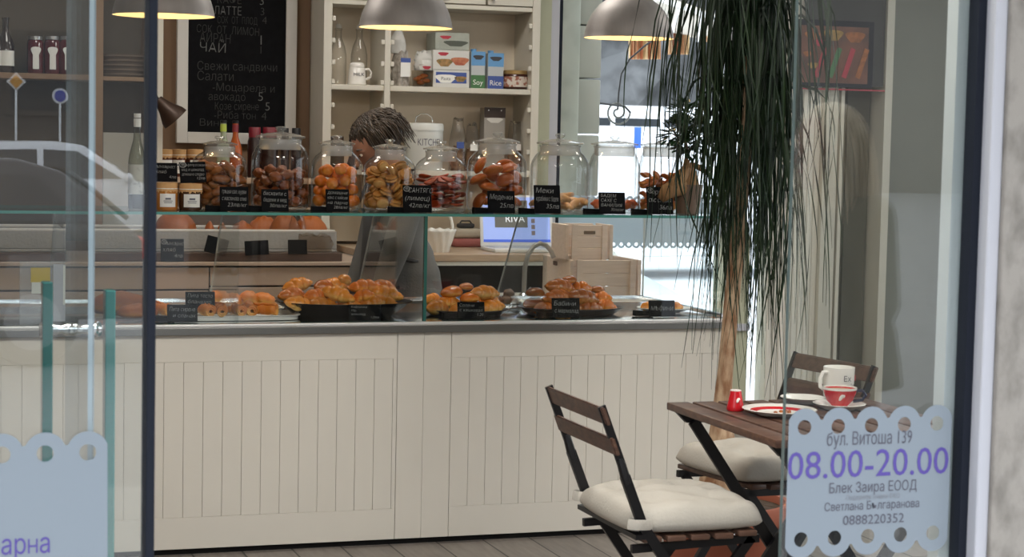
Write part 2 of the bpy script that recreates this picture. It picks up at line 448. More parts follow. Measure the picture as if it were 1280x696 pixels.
wx0 = 3.185; wx1 = PX(907, YW); wx2 = PX(938, YW); wx3 = PX(961, YW); wx4 = PX(1022, YW)
struct('wall_back', MB().b2((XL, YW, 0), (3.085, YW + .2, ZC)), m_wall, smooth=0)
struct('wall_corner', MB().b2((3.045, YW - .02, 0), (3.125, YW + .2, ZC)), m_wallgreen, smooth=0)
struct('wall_sill', MB().b2((3.125, YW, 0), (wx2, YW + .18, .50)), m_wallgreen, smooth=0)
struct('wall_pier', MB().b2((wx1 + .02, YW, .50), (wx2, YW + .18, .98)), m_wallgreen, smooth=0)
mb = MB()
n = 8
for k in range(n):
    w = (wx4 - wx3) / n
    mb.box((wx3 + w * (k + .5), YW + .06, ZC / 2), (w - .002, .12, ZC), bev=.004, seg=1)
struct('wall_panelled', mb, m_cream, smooth=0)
# white window frame at the corner, with its dark gasket
mb = MB(); mb.b2((3.125, YW - .015, .5), (3.168, YW + .14, ZC)); mb.b2((3.125, YW - .015, .5), (wx2, YW + .14, .535))
mb.b2((wx1 - .01, YW, .98), (wx1 + .03, YW + .1, ZC)); 
struct('trim_window', mb, m_trimw, smooth=0)
struct('trim_gasket', MB().b2((3.168, YW + .0, .535), (3.19, YW + .1, ZC)), m_gasket, smooth=0)
w1 = struct('window_1', MB().b2((3.19, YW + .05, .535), (wx1 - .01, YW + .058, ZC)), m_vglass, smooth=0)
w2 = struct('window_2', MB().b2((wx2, YW + .05, .03), (wx3, YW + .058, ZC)), m_vglass, smooth=0)
w3 = struct('window_3', MB().b2((wx1 + .03, YW + .05, .98), (wx2, YW + .058, ZC)), m_vglass, smooth=0)
# doorway at the right of the back wall: white frame lines, dark recess, white post, grey-green wall
X = lambda px: PX(px, YW)
mb = MB(); mb.b2((X(1022), YW - .03, 0), (X(1028), YW + .12, ZC)); mb.b2((X(1030), YW, 0), (X(1043), YW + .12, ZC)); mb.b2((X(1045), YW - .01, 0), (X(1049), YW + .12, ZC))
struct('trim_door', mb, m_shelfw, smooth=0)
struct('door_1', MB().b2((X(1049), YW + .10, 0), (X(1094), YW + .14, ZC)).b2((X(1064), YW + .085, .1), (X(1092), YW + .10, 2.0)), mat('dark_door', (.085, .08, .06), .6), smooth=0)
struct('trim_post', MB().b2((X(1094), YW - .05, 0), (X(1103), YW + .12, ZC)), m_shelfw, smooth=0)
struct('wall_far', MB().b2((X(1103), YW, 0), (XR, YW + .2, ZC)), m_wallgrey, smooth=0)
struct('wall_dark', MB().b2((X(995), YW - .035, PZ(107, YW, 1040)), (X(1093), YW - .032, ZC)), mat('charcoal_wall', (.05, .05, .05), .8), smooth=0)

# ------------------------------------------------------------------ outside: street in front, street behind
m_asph = mat('asphalt', (.22, .22, .22), .9, var=.2, vscale=3)
m_pave = mat('paving', (.36, .35, .33), .85, var=.15, vscale=4)
m_snow = mat('pale_paving', (.75, .76, .78), .8, var=.1, vscale=2)
struct('ground_front', MB().b2((-40, -70, -.4), (40, -3.62, -.16)), m_asph, smooth=0)
struct('ground_pavement', MB().b2((-12, -8.2, -.16), (14, -3.62, -.02)), m_pave, smooth=0)
struct('ground_back', MB().b2((-10, YW + .22, -.6), (60, 60, -.32)), m_snow, smooth=0)
m_hill = mat('bare_hillside', (.115, .118, .122), .95, col2=(.03, .03, .032), vscale=1.1, thr=(.38, .62))
mb = MB(); nx, nz_ = 60, 18; g = []
for i in range(nx + 1):
    row = []
    for j in range(nz_ + 1):
        x = 2 + 60 * i / nx; z = -.5 + 17 * j / nz_
        row.append(mb.bm.verts.new((x, 34 + .6 * z + random.uniform(-.7, .7), z + random.uniform(-.25, .25) + (random.uniform(0, 3) if j == nz_ else 0))))
    g.append(row)
for i in range(nx):
    for j in range(nz_): mb.bm.faces.new((g[i][j], g[i + 1][j], g[i + 1][j + 1], g[i][j + 1]))
struct('hill', mb, m_hill, smooth=0)
m_fac = mat('street_facade', (.10, .085, .072), .85, var=.25, vscale=.6)
fa = thing('building', 'brown street building across the road, reflected in the left shop glass', 'building', (0, -58, -.2))
mb = MB(); mb.b2((-40, -6, 0), (75, 0, 16))
mb.build('facade', m_fac, fa, smooth=0)
m_fwin = mat('facade_window', (.03, .035, .04), .15)
for r_ in range(3):
    for k in range(12):
        mb = MB([m_fwin, m_fac]); mb.m(1).b2((-27 + k * 4.4, -.05, 2 + r_ * 4), (-25 + k * 4.4, .08, 4.6 + r_ * 4)); mb.m(0).b2((-26.85 + k * 4.4, .05, 2.15 + r_ * 4), (-25.15 + k * 4.4, .1, 4.45 + r_ * 4))
        mb.build('window', None, fa, smooth=0)
# stone pilaster outside the back window
m_marble = mat('pale_marble', (.60, .61, .54), .55, col2=(.44, .46, .40), vscale=5, thr=(.3, .5))
m_stoneb = mat('pale_stone_block', (.58, .57, .51), .7, var=.12, vscale=4)
YP = 2.75
pil = thing('stone_pilaster', 'pale stone pilaster of marble and block strips outside the window', 'pilaster', (PX(712, YP), YP, -.3))
px0 = pil.location.x
MB().b2((PX(690, YP) - px0, 0, 0), (PX(720, YP) - px0, .4, 4), bev=.01).build('marble_strip', m_marble, pil)
mb = MB(); zs = [0] + [PZ(y, YP, 735) + .3 for y in (320, 245, 167, 97, 30, -60)] + [4]
for a, b in zip(zs[:-1], zs[1:]): mb.b2((PX(720, YP) - px0, .03, a), (PX(749, YP) - px0, .4, b - .008), bev=.008)
mb.build('block_strip', m_stoneb, pil)
# scrolled iron bracket
YI = 3.0
ir = thing('iron_scroll', 'thin grey wrought iron scroll beside the stone pilaster outside', 'ironwork', P(772, 140, Y=YI))
o0 = ir.location
pts = []
for k in range(44):
    a = k / 43 * 2 * PI * 1.75; rr = .012 + .060 * k / 43
    pts.append((rr * math.cos(a + PI * .5), 0, rr * math.sin(a + PI * .5)))
e = pts[-1]
MB().tube(pts, .0055, 6).build('scroll', mat('wrought_iron', (.20, .20, .19), .5, .4), ir)
MB().tube([(0.0, 0, .012), (.003, 0, .1), (.015, 0, .2), (.06, 0, .28), (.16, .02, .36), (.3, .05, .44)], .005, 6).build('stem', m_blackmetal, ir)
MB().tube([e, (e[0] - .04, -.02, e[2] + .03), (PX(747, YP) - o0.x, YP + .2 - YI, e[2] + .05)], .006, 6).build('wall_arm', m_blackmetal, ir)
# awning of the terrace across
YA = 5.2
aw = thing('awning', 'beige street awning with striped orange hanging cloth outside the window', 'awning', P(850, 20, Y=YA))
a0 = aw.location
def AW(px, py, Y): return P(px, py, Y=Y) - a0
m_canvas = mat('beige_canvas', (.55, .50, .42), .9); m_whitebar = mat('white_bar', (.85, .85, .84), .4)
m_stripe = mat('striped_cloth', (.70, .52, .30), .9, col2=(.42, .13, .05), vscale=2.2, stretch=(9, 9, .15), thr=(.45, .55))
A1, A2, A3, A4 = AW(790, -14, YA), AW(905, 27, YA), AW(905, 52, YA + 2), AW(770, 34, YA + 2)
mb = MB(); q = [mb.bm.verts.new(v) for v in (A1, A2, A3, A4)]; q2 = [mb.bm.verts.new(v + Vector((0, 0, .03))) for v in (A1, A2, A3, A4)]
mb.bm.faces.new(q); mb.bm.faces.new(q2[::-1])
for k in range(4): mb.bm.faces.new((q[k], q2[k], q2[(k + 1) % 4], q[(k + 1) % 4]))
mb.build('canvas', m_canvas, aw, smooth=0)
MB().bar(A1, A2, .03, .03).build('front_bar', m_whitebar, aw, smooth=0)
for k in range(5):
    t = k / 4; MB().bar(A1.lerp(A2, t) - Vector((0, 0, .02)), A4.lerp(A3, t) - Vector((0, 0, .02)), .02, .02).build('rib', m_whitebar, aw, smooth=0)
def cloth(px0_, px1_, py0, py1, Y):
    mb = MB(); n = 14
    top = [mb.bm.verts.new(P(px0_ + (px1_ - px0_) * k / n, py0, Y=Y) - a0 + Vector((0, .05 * (k % 2), 0))) for k in range(n + 1)]
    bot = [mb.bm.verts.new(P(px0_ + (px1_ - px0_) * k / n, py1, Y=Y) - a0 + Vector((0, .05 * (k % 2), 0))) for k in range(n + 1)]
    for k in range(n): mb.bm.faces.new((top[k], top[k + 1], bot[k + 1], bot[k]))
    o = mb.build('hanging_cloth', m_stripe, aw, smooth=0)
    md = o.modifiers.new('thickness', 'SOLIDIFY'); md.thickness = .01
cloth(786, 826, 38, 74, YA + 2); cloth(836, 862, 30, 68, YA + 1.9); cloth(884, 905, 34, 52, YA + 1.8)

# cars -------------------------------------------------------------
m_carwhite = mat('white_car_paint', (.80, .82, .85), .25, coat=.6)
m_cardark = mat('dark_car_paint', (.03, .03, .035), .25, coat=.6)
m_carglass = mat('car_window_tint', (.03, .035, .04), .05)
m_carbeige = mat('pale_car_window', (.42, .40, .34), .15)
m_tyre = mat('tyre', (.015, .015, .015), .9); m_hub = mat('wheel_rim', (.4, .4, .42), .35, .8)
m_tail = mat('red_tail_lamp', (.5, .01, .01), .2, emit=((1, .03, .02), .6)); m_head = mat('headlamp', (.7, .72, .75), .1)
def car(name, label, loc, rz, paint, glass, L=4.1, W=1.72, H=1.45, van=False):
    t = thing(name, label, 'van' if van else 'car', loc, rz)
    if van:
        low = [(-L / 2, .3), (-L / 2, 1.0), (L / 2 - .75, 1.02), (L / 2 - .1, .85), (L / 2, .55), (L / 2, .3)]
        top = [(-L / 2, 1.0), (-L / 2 + .03, H - .12), (-L / 2 + .15, H), (L / 2 - 1.6, H), (L / 2 - 1.3, H - .08), (L / 2 - .72, 1.02)]
        sw = [[(-L / 2 + .15 + k * .72, H - .26), (-L / 2 + .15 + k * .72, H - .16), (-L / 2 + .8 + k * .72, H - .16), (-L / 2 + .8 + k * .72, H - .26)] for k in range(int((L - 1.7) / .72))]
        ws = ((L / 2 - 1.27, H - .12), (L / 2 - .76, 1.06)); rw = None
    else:
        low = [(-L / 2, .32), (-L / 2 + .02, .86), (-L / 2 + .10, .94), (L / 2 - 1.05, .95), (L / 2 - .25, .80), (L / 2 - .02, .62), (L / 2, .32)]
        top = [(-L / 2 + .08, .92), (-L / 2 + .55, H - .1), (-L / 2 + .85, H - .02), (0, H), (.35, H - .04), (L / 2 - 1.02, .94)]
        sw = [[(-L / 2 + .42, .98), (-L / 2 + .72, H - .13), (-.22, H - .10), (-.22, .98)], [(-.14, .98), (-.14, H - .10), (.28, H - .12), (L / 2 - 1.22, .98)]]
        ws = ((.40, H - .08), (L / 2 - 1.06, .98)); rw = ((-L / 2 + .52, H - .13), (-L / 2 + .14, .98))
    hw = lambda z: W / 2 * (1 if z <= .95 else 1 - .19 * (z - .95) / max(H - .95, .1) * (.4 if van else 1))
    mb = MB()
    for prof in (low, top):
        a = [mb.bm.verts.new((x, -hw(z), z)) for x, z in prof]; b = [mb.bm.verts.new((x, hw(z), z)) for x, z in prof]
        n = len(prof); fs = [mb.bm.faces.new(a), mb.bm.faces.new(b[::-1])]
        for k in range(n): mb.bm.faces.new((a[k], b[k], b[(k + 1) % n], a[(k + 1) % n]))
    bmesh.ops.bevel(mb.bm, geom=mb.bm.edges[:], offset=.035, segments=2, profile=.6, affect='EDGES')
    mb.build('body', paint, t, smooth=50)
    for sgn in (-1, 1):
        for w in sw:
            mb = MB(); vs = [mb.bm.verts.new((x, sgn * (hw(z) + .006), z)) for x, z in w]; v2 = [mb.bm.verts.new((x, sgn * (hw(z) - .02), z)) for x, z in w]
            mb.bm.faces.new(vs); mb.bm.faces.new(v2[::-1])
            for k in range(4): mb.bm.faces.new((vs[k], v2[k], v2[(k + 1) % 4], vs[(k + 1) % 4]))
            mb.build('side_window', glass, t, smooth=0)
        MB().ell((L / 2 - 1.15, sgn * (W / 2 + .08), .99), (.06, .1, .07)).build('wing_mirror', paint, t)
        MB().ell((L / 2 - .13, sgn * (W / 2 - .22), .68), (.13, .17, .085)).build('headlight', m_head, t)
        MB().box((-L / 2 + .03, sgn * (W / 2 - .17), .80), (.08, .24, .16), bev=.03).build('tail_lamp', m_tail, t)
        for x in (-L / 2 + .75, L / 2 - .78):
            w = MB([m_tyre, m_hub]).lathe([(.0, -.1), (.2, -.1), (.29, -.09), (.31, -.05), (.31, .05), (.29, .09), (.2, .1), (0, .1)], (x, sgn * (W / 2 - .10), .31), 24, (PI / 2, 0, 0)); w.m(1).lathe([(0, -.012), (.19, -.01), (.19, .01), (0, .012)], (x, sgn * (W / 2 + .0), .31), 20, (PI / 2, 0, 0))
            w.build('wheel', None, t)
    for nm, ww in (('windscreen', ws), ('rear_window', rw)):
        if not ww: continue
        (xa, za), (xb, zb) = ww
        nx = 8; mb = MB(); rows = []
        sg = 1 if xb > xa else -1
        for q in (0, .5, 1):
            x = xa + (xb - xa) * q; z = za + (zb - za) * q; h = hw(z) - .08
            rows.append([mb.bm.verts.new((x + sg * .03 + sg * .05 * (1 - (2 * k / nx - 1) ** 2), -h + 2 * h * k / nx, z + .02)) for k in range(nx + 1)])
        for r1, r2 in zip(rows[:-1], rows[1:]):
            for k in range(nx): mb.bm.faces.new((r1[k], r1[k + 1], r2[k + 1], r2[k]))
        o = mb.build(nm, glass, t, smooth=180); md = o.modifiers.new('thickness', 'SOLIDIFY'); md.thickness = .03; md.offset = 0
    return t
car('car', 'white car parked nose-on just outside the shop window', (3.75, 6.1, -.32), -PI / 2 + .12, m_carwhite, m_carbeige, W=1.75)
vp = P(850, 155, Y=17)
car('van', 'white van with a row of windows farther along the street outside', (vp.x, 17, -.32), .15, m_carwhite, m_carglass, L=6.2, W=1.9, H=2.2, van=True)
sg_ = thing('street_sign', 'small blue street sign in front of the white van', 'sign', P(797, 172, Y=15.5))
MB().box((0, 0, 0), (.09, .03, .26), bev=.005).build('panel', mat('sign_blue', (.02, .10, .45), .5), sg_)
MB().tube([(0, .03, .1), (0, .03, -sg_.location.z - .32)], .02, 8).build('post', m_steel, sg_)
def mirror(px, py, Yv): v = P(px, py, Y=Yv); return Vector((v.x, 2 * YF - Yv, v.z))
w = mirror(62, 176, 19); car('car', 'white car reflected in the left shop window', (w.x, w.y, -.16), 0, m_carwhite, m_carglass, H=1.44)
w = mirror(-215, 200, 7.5); car('car', 'dark car in front of the reflected white car', (w.x, w.y, -.16), PI, m_cardark, m_carglass, H=1.42)
for (px, py, yv, nm, lb, cl, sh, dim) in ((20, 102, 36, 'priority_sign', 'yellow diamond road sign on a pole reflected in the left glass', (.65, .30, .03), 4, .2), (75, 120, 36, 'round_road_sign', 'round blue road sign reflected in the left glass', (.05, .07, .40), 24, .17)):
    w = mirror(px, py, yv)
    s_ = thing(nm, lb, 'sign', (w.x, w.y, -.16))
    MB().tube([(0, 0, 0), (0, 0, w.z + .16)], .03, 8).build('pole', m_steel, s_)
    MB().lathe([(0, -.01), (dim, -.01), (dim, .01), (0, .01)], (0, .04, w.z + .16), sh, (PI / 2, 0, 0)).build('backing', m_whitebar, s_)
    MB().lathe([(0, -.01), (dim * .72, -.01), (dim * .72, .01), (0, .01)], (0, .055, w.z + .16), sh, (PI / 2, 0, 0)).build('face', mat(nm + '_face', cl, .5), s_)

# ------------------------------------------------------------------ display counter
cnt = thing('display_counter', 'long cream panelled bakery counter with a steel top', 'counter', (1.2, 0, 0))
cx = 1.2
CL, CR = -.75, 3.05
def C_(x): return x - cx
mb = MB(); mb.b2((C_(CL), .022, .022), (C_(CR), .74, .755)); mb.build('carcass', m_cream, cnt, smooth=0)
MB().b2((C_(CL), .02, 0), (C_(CR - .02), .70, .022)).build('toe_kick', m_black, cnt, smooth=0)
def front(x0, x1, bx0, pitch):
    """framed tongue-and-groove front: plain rails and beaded boards"""
    mb = MB([m_cream, m_groove]); zt, zb = .665, .131
    mb.b2((C_(x0) + .0008, 0, zt + .0004), (C_(x1) - .0008, .03, .758), bev=.001)
    mb.b2((C_(x0) + .0008, 0, .022), (C_(x1) - .0008, .03, zb - .0004), bev=.001)
    xs = []; x = bx0
    while x < x1 - .012:
        if x > x0 + .01: xs.append(x)
        x += pitch
    xs = [x0] + xs + [x1]
    for a, b in zip(xs[:-1], xs[1:]):
        mb.b2((C_(a) + .0006, .0004, zb), (C_(b) - .0006, .03, zt), bev=.0010)
    mb.m(1).b2((C_(x0) + .002, .006, zb - .01), (C_(x1) - .002, .025, zt + .01))
    mb.build('front_panel', None, cnt, smooth=0)
xa = P(497, 430, Y=0).x; xb = P(564.5, 430, Y=0).x; xm = P(530, 430, Y=0).x
b1 = P(205, 455, Y=0).x
front(CL, xa, b1 - 14 * .0668, .0668)
mb = MB(); mb.b2((C_(xa) + .001, 0, .022), (C_(xm) - .0004, .03, .758), bev=.001); mb.b2((C_(xm) + .0004, 0, .022), (C_(xb) - .001, .03, .758), bev=.001)
mb.build('front_panel', m_cream, cnt, smooth=0)
front(xb, CR, P(587, 460, Y=0).x, .0645)
mb = MB(); mb.box((C_((CL + CR) / 2), .37 - .006, .7755), (CR - CL + .02, .76, .035), bev=.007, seg=3)
wt = mb.build('worktop', m_steel, cnt)
MB().b2((C_(CL), -.0190, .7585), (C_(CR + .01), -.012, .7835), bev=.0015).build('edge_lip', mat('dark_reflection_steel', (.22, .22, .21), .35, .9), cnt, smooth=0)  # same steel as the top; its dark reflection is put into the colour
tag(wt, 'brushed steel worktop')
MB().b2((C_(CL), -.0180, .7838), (C_(CR + .01), .004, .7952), bev=.003).build('edge_strip', mat('lit_edge_steel', (.7, .7, .69), .4, .5), cnt, smooth=0)  # bright band of light on the rounded steel edge, put into the colour
# low cabinet behind the counter that carries the crates
lc = thing('low_cabinet', 'low cream cabinet behind the counter carrying the wooden crates', 'cabinet', (2.74, .752, 0))
MB().b2((-.32, 0, 0), (.31, .488, .785), bev=.004).b2((-.33, -.004, .77), (.32, .495, .79), bev=.003).build('body', m_cream, lc)

# glass display case on the counter
vit = thing('display_case', 'glass display case with a green edged glass shelf on the counter', 'display case', (1.2, 0, .7955))
zv = .7955
xj = P(531, 330, Y=.02).x
Vz = lambda z: z - zv
glass_box('front_pane', (C_(CL), .014, Vz(.7956)), (C_(xj - .001), .022, Vz(1.166)), 1, vit)
glass_box('front_pane', (C_(xj + .001), .014, Vz(.7956)), (C_(2.995), .022, Vz(1.166)), 1, vit)
MB().b2((C_(xj - .0055), .010, Vz(.7956)), (C_(xj + .0055), .024, Vz(1.166))).build('pane_joint', mat('dark_green_edge', (.03, .13, .11), .2), vit, smooth=0)
sh = glass_box('top_shelf', (C_(CL), 0, Vz(1.1665)), (C_(2.995), .46, Vz(1.176)), 2, vit)
tag(sh, 'green edged glass top shelf')
mb = MB([m_vglass, mat('bright_glass_edge', (.72, .76, .74), .2)]); mb.b2((C_(3.03), .02, Vz(.7956)), (C_(3.038), .83, Vz(1.19)))
for f in mb.bm.faces: f.material_index = 0 if abs(f.normal[0]) > .9 else 1
mb.build('side_pane', None, vit, smooth=0)
MB().b2((C_(3.02), .02, Vz(.7956)), (C_(3.045), .83, Vz(.808))).build('side_channel', m_steel, vit, smooth=0)
MB().b2((C_(CL), .815, Vz(.7956)), (C_(3.03), .835, Vz(.812))).build('rear_rail', m_steel, vit, smooth=0)
for xd in (P(282, 262, Y=.3).x, P(473, 262, Y=.3).x, P(655, 266, Y=.3).x, .62):
    mb = MB([m_vglass, m_vglass]); 
    mb.prism([(.03, Vz(.7957)), (.62, Vz(.7957)), (.34, Vz(1.166)), (.03, Vz(1.166))], .006, Rm((0, 0, PI / 2)))
    bmesh.ops.transform(mb.bm, matrix=T((C_(xd), 0, 0)), verts=mb.bm.verts[:])
    mb.mi = 1
    mb.build('glass_divider', None, vit, smooth=0)
    MB().bar((C_(xd - .003), .622, Vz(.80)), (C_(xd - .003), .342, Vz(1.165)), .006, .003).build('divider_edge', mat('divider_edge', (.55, .58, .57), .2), vit, smooth=0)
# ------------------------------------------------------------------ back of the shop: shelves, chalkboard, worktop
YS = 2.0                                        # front of the wall units
sx = lambda px: PX(px, YS, 100)
us = thing('shelf_unit', 'cream wall shelf unit with pegged shelves behind the counter', 'shelves', (sx(545), YS, 0))
ox = us.location.x
def U(px): return sx(px) - ox
zsh = P(590, 110, Y=YS).z; zsh0 = P(590, 116.5, Y=YS).z; zt = P(615, 7.5, Y=YS).z; zt0 = P(615, 13, Y=YS).z
zlow = P(560, 214, Y=YS).z; ZB = .95
dp = .275
mb = MB(); mb.b2((U(404), dp - .012, ZB), (U(674), dp, ZC - .01)); mb.build('back_panel', mat('shelf_back', (.80, .70, .56), .7, var=.06, vscale=2), us, smooth=0)
for a, b in ((404, 414.5), (480.5, 488), (664.5, 674)):
    MB().b2((U(a), 0, ZB), (U(b), dp, ZC - .01), bev=.002).build('upright', m_shelfw, us, smooth=0)
for a, b, z0, z1 in ((414.5, 480.5, zsh0, zsh), (488, 664.5, zsh0, zsh), (414.5, 480.5, zlow - .022, zlow), (488, 664.5, zlow - .022, zlow), (414.5, 480.5, zt0, zt), (488, 664.5, zt0, zt)):
    MB().b2((U(a) + .0008, .004, z0), (U(b) - .0008, dp - .013, z1), bev=.002).build('shelf', m_shelfw, us, smooth=0)
for a, b, kn in ((414.5, 480.5, 470), (488, 606, 553), (607, 664.5, 613)):
    d = MB().b2((U(a) + .003, -.004, zt + .004), (U(b) - .003, .016, zt + .40), bev=.003).build('cabinet_door', m_shelfw, us, smooth=0)
    MB().ell((U(kn), -.018, zt + .03), (.012, .012, .012)).build('knob', m_steel, d)
for k in range(8):
    z = zsh + .098 * (k - 4) + (.004 if k < 4 else 0)
    if abs(z - zsh) < .03: z = zsh + .012
    for px, sg in ((414.5, 1), (664.5, -1), (480.5, -1), (488, 1)):
        MB().box((U(px) + sg * .0085, .01, z), (.0165, .018, .022), bev=.003).build('shelf_peg', m_shelfw, us, smooth=0)

# left wall unit
ul = thing('shelf_unit', 'dark backed wall shelf unit at the left behind the shop glass', 'shelves', (.6, YS, 0))
ox2 = .6
def U2(px): return sx(px) - ox2
zl = P(60, 92, Y=YS).z
MB().b2((-.95, dp - .012, ZB), (U2(195), dp, ZC - .01)).build('back_panel', mat('dark_back_panel', (.085, .065, .042), .8, var=.2, vscale=3), ul, smooth=0)
for a, b in ((119, 129), (186, 191)): MB().b2((U2(a), 0, ZB), (U2(b), dp, ZC - .01), bev=.002).build('upright', m_wall, ul, smooth=0)
MB().b2((U2(191), .05, ZB), (U2(206), dp, ZC - .01), bev=.002).build('end_post', m_shelfw, ul, smooth=0)
MB().b2((-.95, .004, zl - .024), (U2(119), dp - .013, zl), bev=.002).build('shelf', m_wall, ul, smooth=0)
zl2 = P(155, 96, Y=YS).z
MB().b2((U2(129), .004, zl2 - .018), (U2(186), dp - .013, zl2), bev=.002).build('shelf', m_wall, ul, smooth=0)
MB().b2((U2(129) + .001, .0, ZB), (U2(186) - .001, .02, P(155, 166, Y=YS).z), bev=.002).build('lower_panel', mat('grey_panel', (.34, .32, .28), .7), ul, smooth=0)

# chalkboard
YC = YW - .03
cb = thing('chalkboard', 'tall framed chalkboard menu with faded white writing on the back wall', 'chalkboard', (PX(295, YC, 100), YC, P(295, 180, Y=YC).z))
c0 = cb.location
def CBx(px, py=90): return P(px, py, Y=YC).x - c0.x
def CBz(py, px=295): return P(px, py, Y=YC).z - c0.z
m_chalkbright = mat('chalk_bright', (.14, .14, .135), .95)
bz = CBz(166); tz = CBz(-40)
MB().b2((CBx(234), .006, bz - .005), (CBx(358), .025, tz)).build('slate', m_board, cb, smooth=0)
mb = MB(); mb.b2((CBx(221), -.006, 0), (CBx(235), .028, tz + .05), bev=.003).b2((CBx(357), -.006, 0), (CBx(370.5), .028, tz + .05), bev=.003)
mb.b2((CBx(235), -.005, .0), (CBx(357), .027, bz), bev=.003).b2((CBx(235), -.005, tz), (CBx(357), .027, tz + .05), bev=.003)
mb.build('frame', mat('board_frame', (.60, .575, .53), .5), cb, smooth=0)
for t, px, py, h, dim in CHALK:
    s = FPX / (.318 * c0.x + .945 * (YC + 6.497))
    wpx = {'СОК  ОТ  ПЛОД': 50, 'СОК  ОТ  ЛИМОН': 78, 'Свежи сандвичи': 100, 'Салати': 45, '-Моцарела и': 78, 'авокадо': 46, 'Козе сирене': 55, '-Риба тон': 52, 'Вино': 32, 'ЛАТТЕ': 34, 'АЙРАН': 38, 'ЧАЙ': 32, 'КАФЕ': 30}.get(t)
    Letters().put(t, CBx(px, py), P(px, py, Y=YC).z - c0.z, h / s * 1.25, wpx / s if wpx else None, y=.0045, tilt=.012 + .02 * math.sin(py)).build('chalk_line', m_chalkdim if dim else m_chalkbright, cb)

# ledge under the chalkboard
le = thing('wall_ledge', 'narrow wooden ledge under the chalkboard', 'shelf', (1.55, 2.0, 0))
zle = 1.245
MB().b2((-.40, 0, zle - .025), (sx(403) - 1.55, .27, zle), bev=.003).build('board', m_boardwood, le, smooth=0)
for x in (-.3, .3): MB().bar((x, .05, zle - .027), (x, .27, zle - .2), .02, .02).build('bracket', m_blackmetal, le, smooth=0)

# back worktop
YB = 1.5
bxs = PX(553, YB, 320)
bc = thing('back_counter', 'cream drawer counter along the back wall behind the display case', 'counter', (.6, YB, 0))
def zb_(py, px=320): return P(px, py, Y=YB).z
b0 = .6
MB().b2((-1.3, .02, 0), (bxs - .3 - b0, .78, zb_(333)), bev=.002).build('carcass', mat('gap_shadow', (.06, .045, .03), .9), bc, smooth=0)
m_drawer = mat('drawer_front', (.52, .385, .30), .55, var=.04, vscale=2)
for x0, x1, lines in ((-1.3, P(282, 350, Y=YB).x - b0 - .07, (333, 362, 405, 470)), (P(282, 350, Y=YB).x - b0 - .066, bxs - .3 - b0, (333, 358, 405, 470))):
    for ya, yb in zip(lines[:-1], lines[1:]):
        MB().b2((x0 + .001, 0, zb_(yb) + .004), (x1 - .001, .019, zb_(ya) - .004), bev=.002).build('drawer', m_drawer, bc, smooth=0)
MB().b2((-1.3, -.012, zb_(332)), (bxs - .3 - b0, .78, zb_(327.5)), bev=.002).build('worktop', m_drawer, bc, smooth=0)
zbt = zb_(327.5)
wk = thing('work_table', 'wood edged worktop with a dark space beneath, under the laptop', 'worktop', (2.7, YB, 0))
zwk = zb_(318, 620); zwk0 = zb_(327, 620)
MB().b2((bxs - .298 - 2.7, 0, zwk0), (3.06 - 2.7, .78, zwk), bev=.003).build('top', m_boardwood, wk, smooth=0)
MB().b2((bxs - .298 - 2.7, .005, zb_(332, 620)), (3.055 - 2.7, .03, zwk0)).build('apron_rail', m_white, wk, smooth=0)
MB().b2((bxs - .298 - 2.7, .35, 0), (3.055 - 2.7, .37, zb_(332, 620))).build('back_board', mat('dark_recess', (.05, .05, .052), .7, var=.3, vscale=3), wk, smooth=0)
for x in (bxs - .296 - 2.7, 3.02 - 2.7):
    MB().b2((x, .01, 0), (x + .03, .76, zwk0 - .001)).build('side_panel', m_white, wk, smooth=0)
# board and grey bread tray
bd = MB().b2((-.6, 0, 0), (P(428, 320, Y=1.53).x - 1.0, .42, zb_(316.5) - zbt), bev=.004).build('wooden_board', m_darkwood, smooth=0, loc=(1.0, 1.53, zbt + .0005))
tag(bd, 'long dark wooden board under the grey bread tray', 'board')
zbd = zb_(316.5) + .001
tr = thing('bread_tray', 'long grey tray holding loaves on the back counter', 'tray', (1.0, 1.56, zbd))
ht = P(300, 289, Y=1.56).z - zbd
m_tray = mat('grey_felt', (.33, .31, .29), .9, bump=.2, bscale=80)
xr = P(421, 300, Y=1.56).x - 1.0
mb = MB(); mb.b2((-.55, 0, 0), (xr, .36, .012), bev=.003); mb.b2((-.55, 0, .012), (xr, .014, ht), bev=.004); mb.b2((-.55, .346, .012), (xr, .36, ht), bev=.004)
mb.b2((-.55, .014, .012), (-.536, .346, ht), bev=.004); mb.b2((xr - .014, .014, .012), (xr, .346, ht), bev=.004)
mb.build('tray_body', m_tray, tr, smooth=0)
MB().tube([(-.54, .007, ht), (xr - .01, .007, ht), (xr - .007, .352, ht), (-.543, .352, ht)], .008, 8, closed=True).build('rim', mat('tray_rim', (.5, .46, .42), .7), tr)

# loaves
m_loaf = bread('loaf_crust', srgb(150, 76, 14), srgb(206, 134, 44), rough=.55)
def loafmesh(mb, c, r, rot=(0, 0, 0), slashes=3):
    def fn(v):
        z = v.z if v.z > 0 else v.z * .55
        b = 1 + .05 * math.sin(v.x * 9 * slashes / 3 + 1) * max(v.z, 0)
        return Vector((v.x, v.y * b, z * b))
    return mb.ell(c, r, rot, 28, 16, fn)
def loaf(px, py, w, h, d, Y, label, slashes=3, rz=0, zbase=None):
    c = P(px, py, Y=Y)
    zb = zbd + .013 if zbase is None else zbase
    o = loafmesh(MB(), (0, 0, 0), (w / 2, d / 2, h * .62), (0, 0, 0), slashes).build('loaf', m_loaf, smooth=180, loc=(c.x, Y, zb + h * .35), rot=(0, 0, rz))
    return tag(o, label, 'bread', 'loaves in the grey tray')
topz = lambda py, Y: P(300, py, Y=Y).z
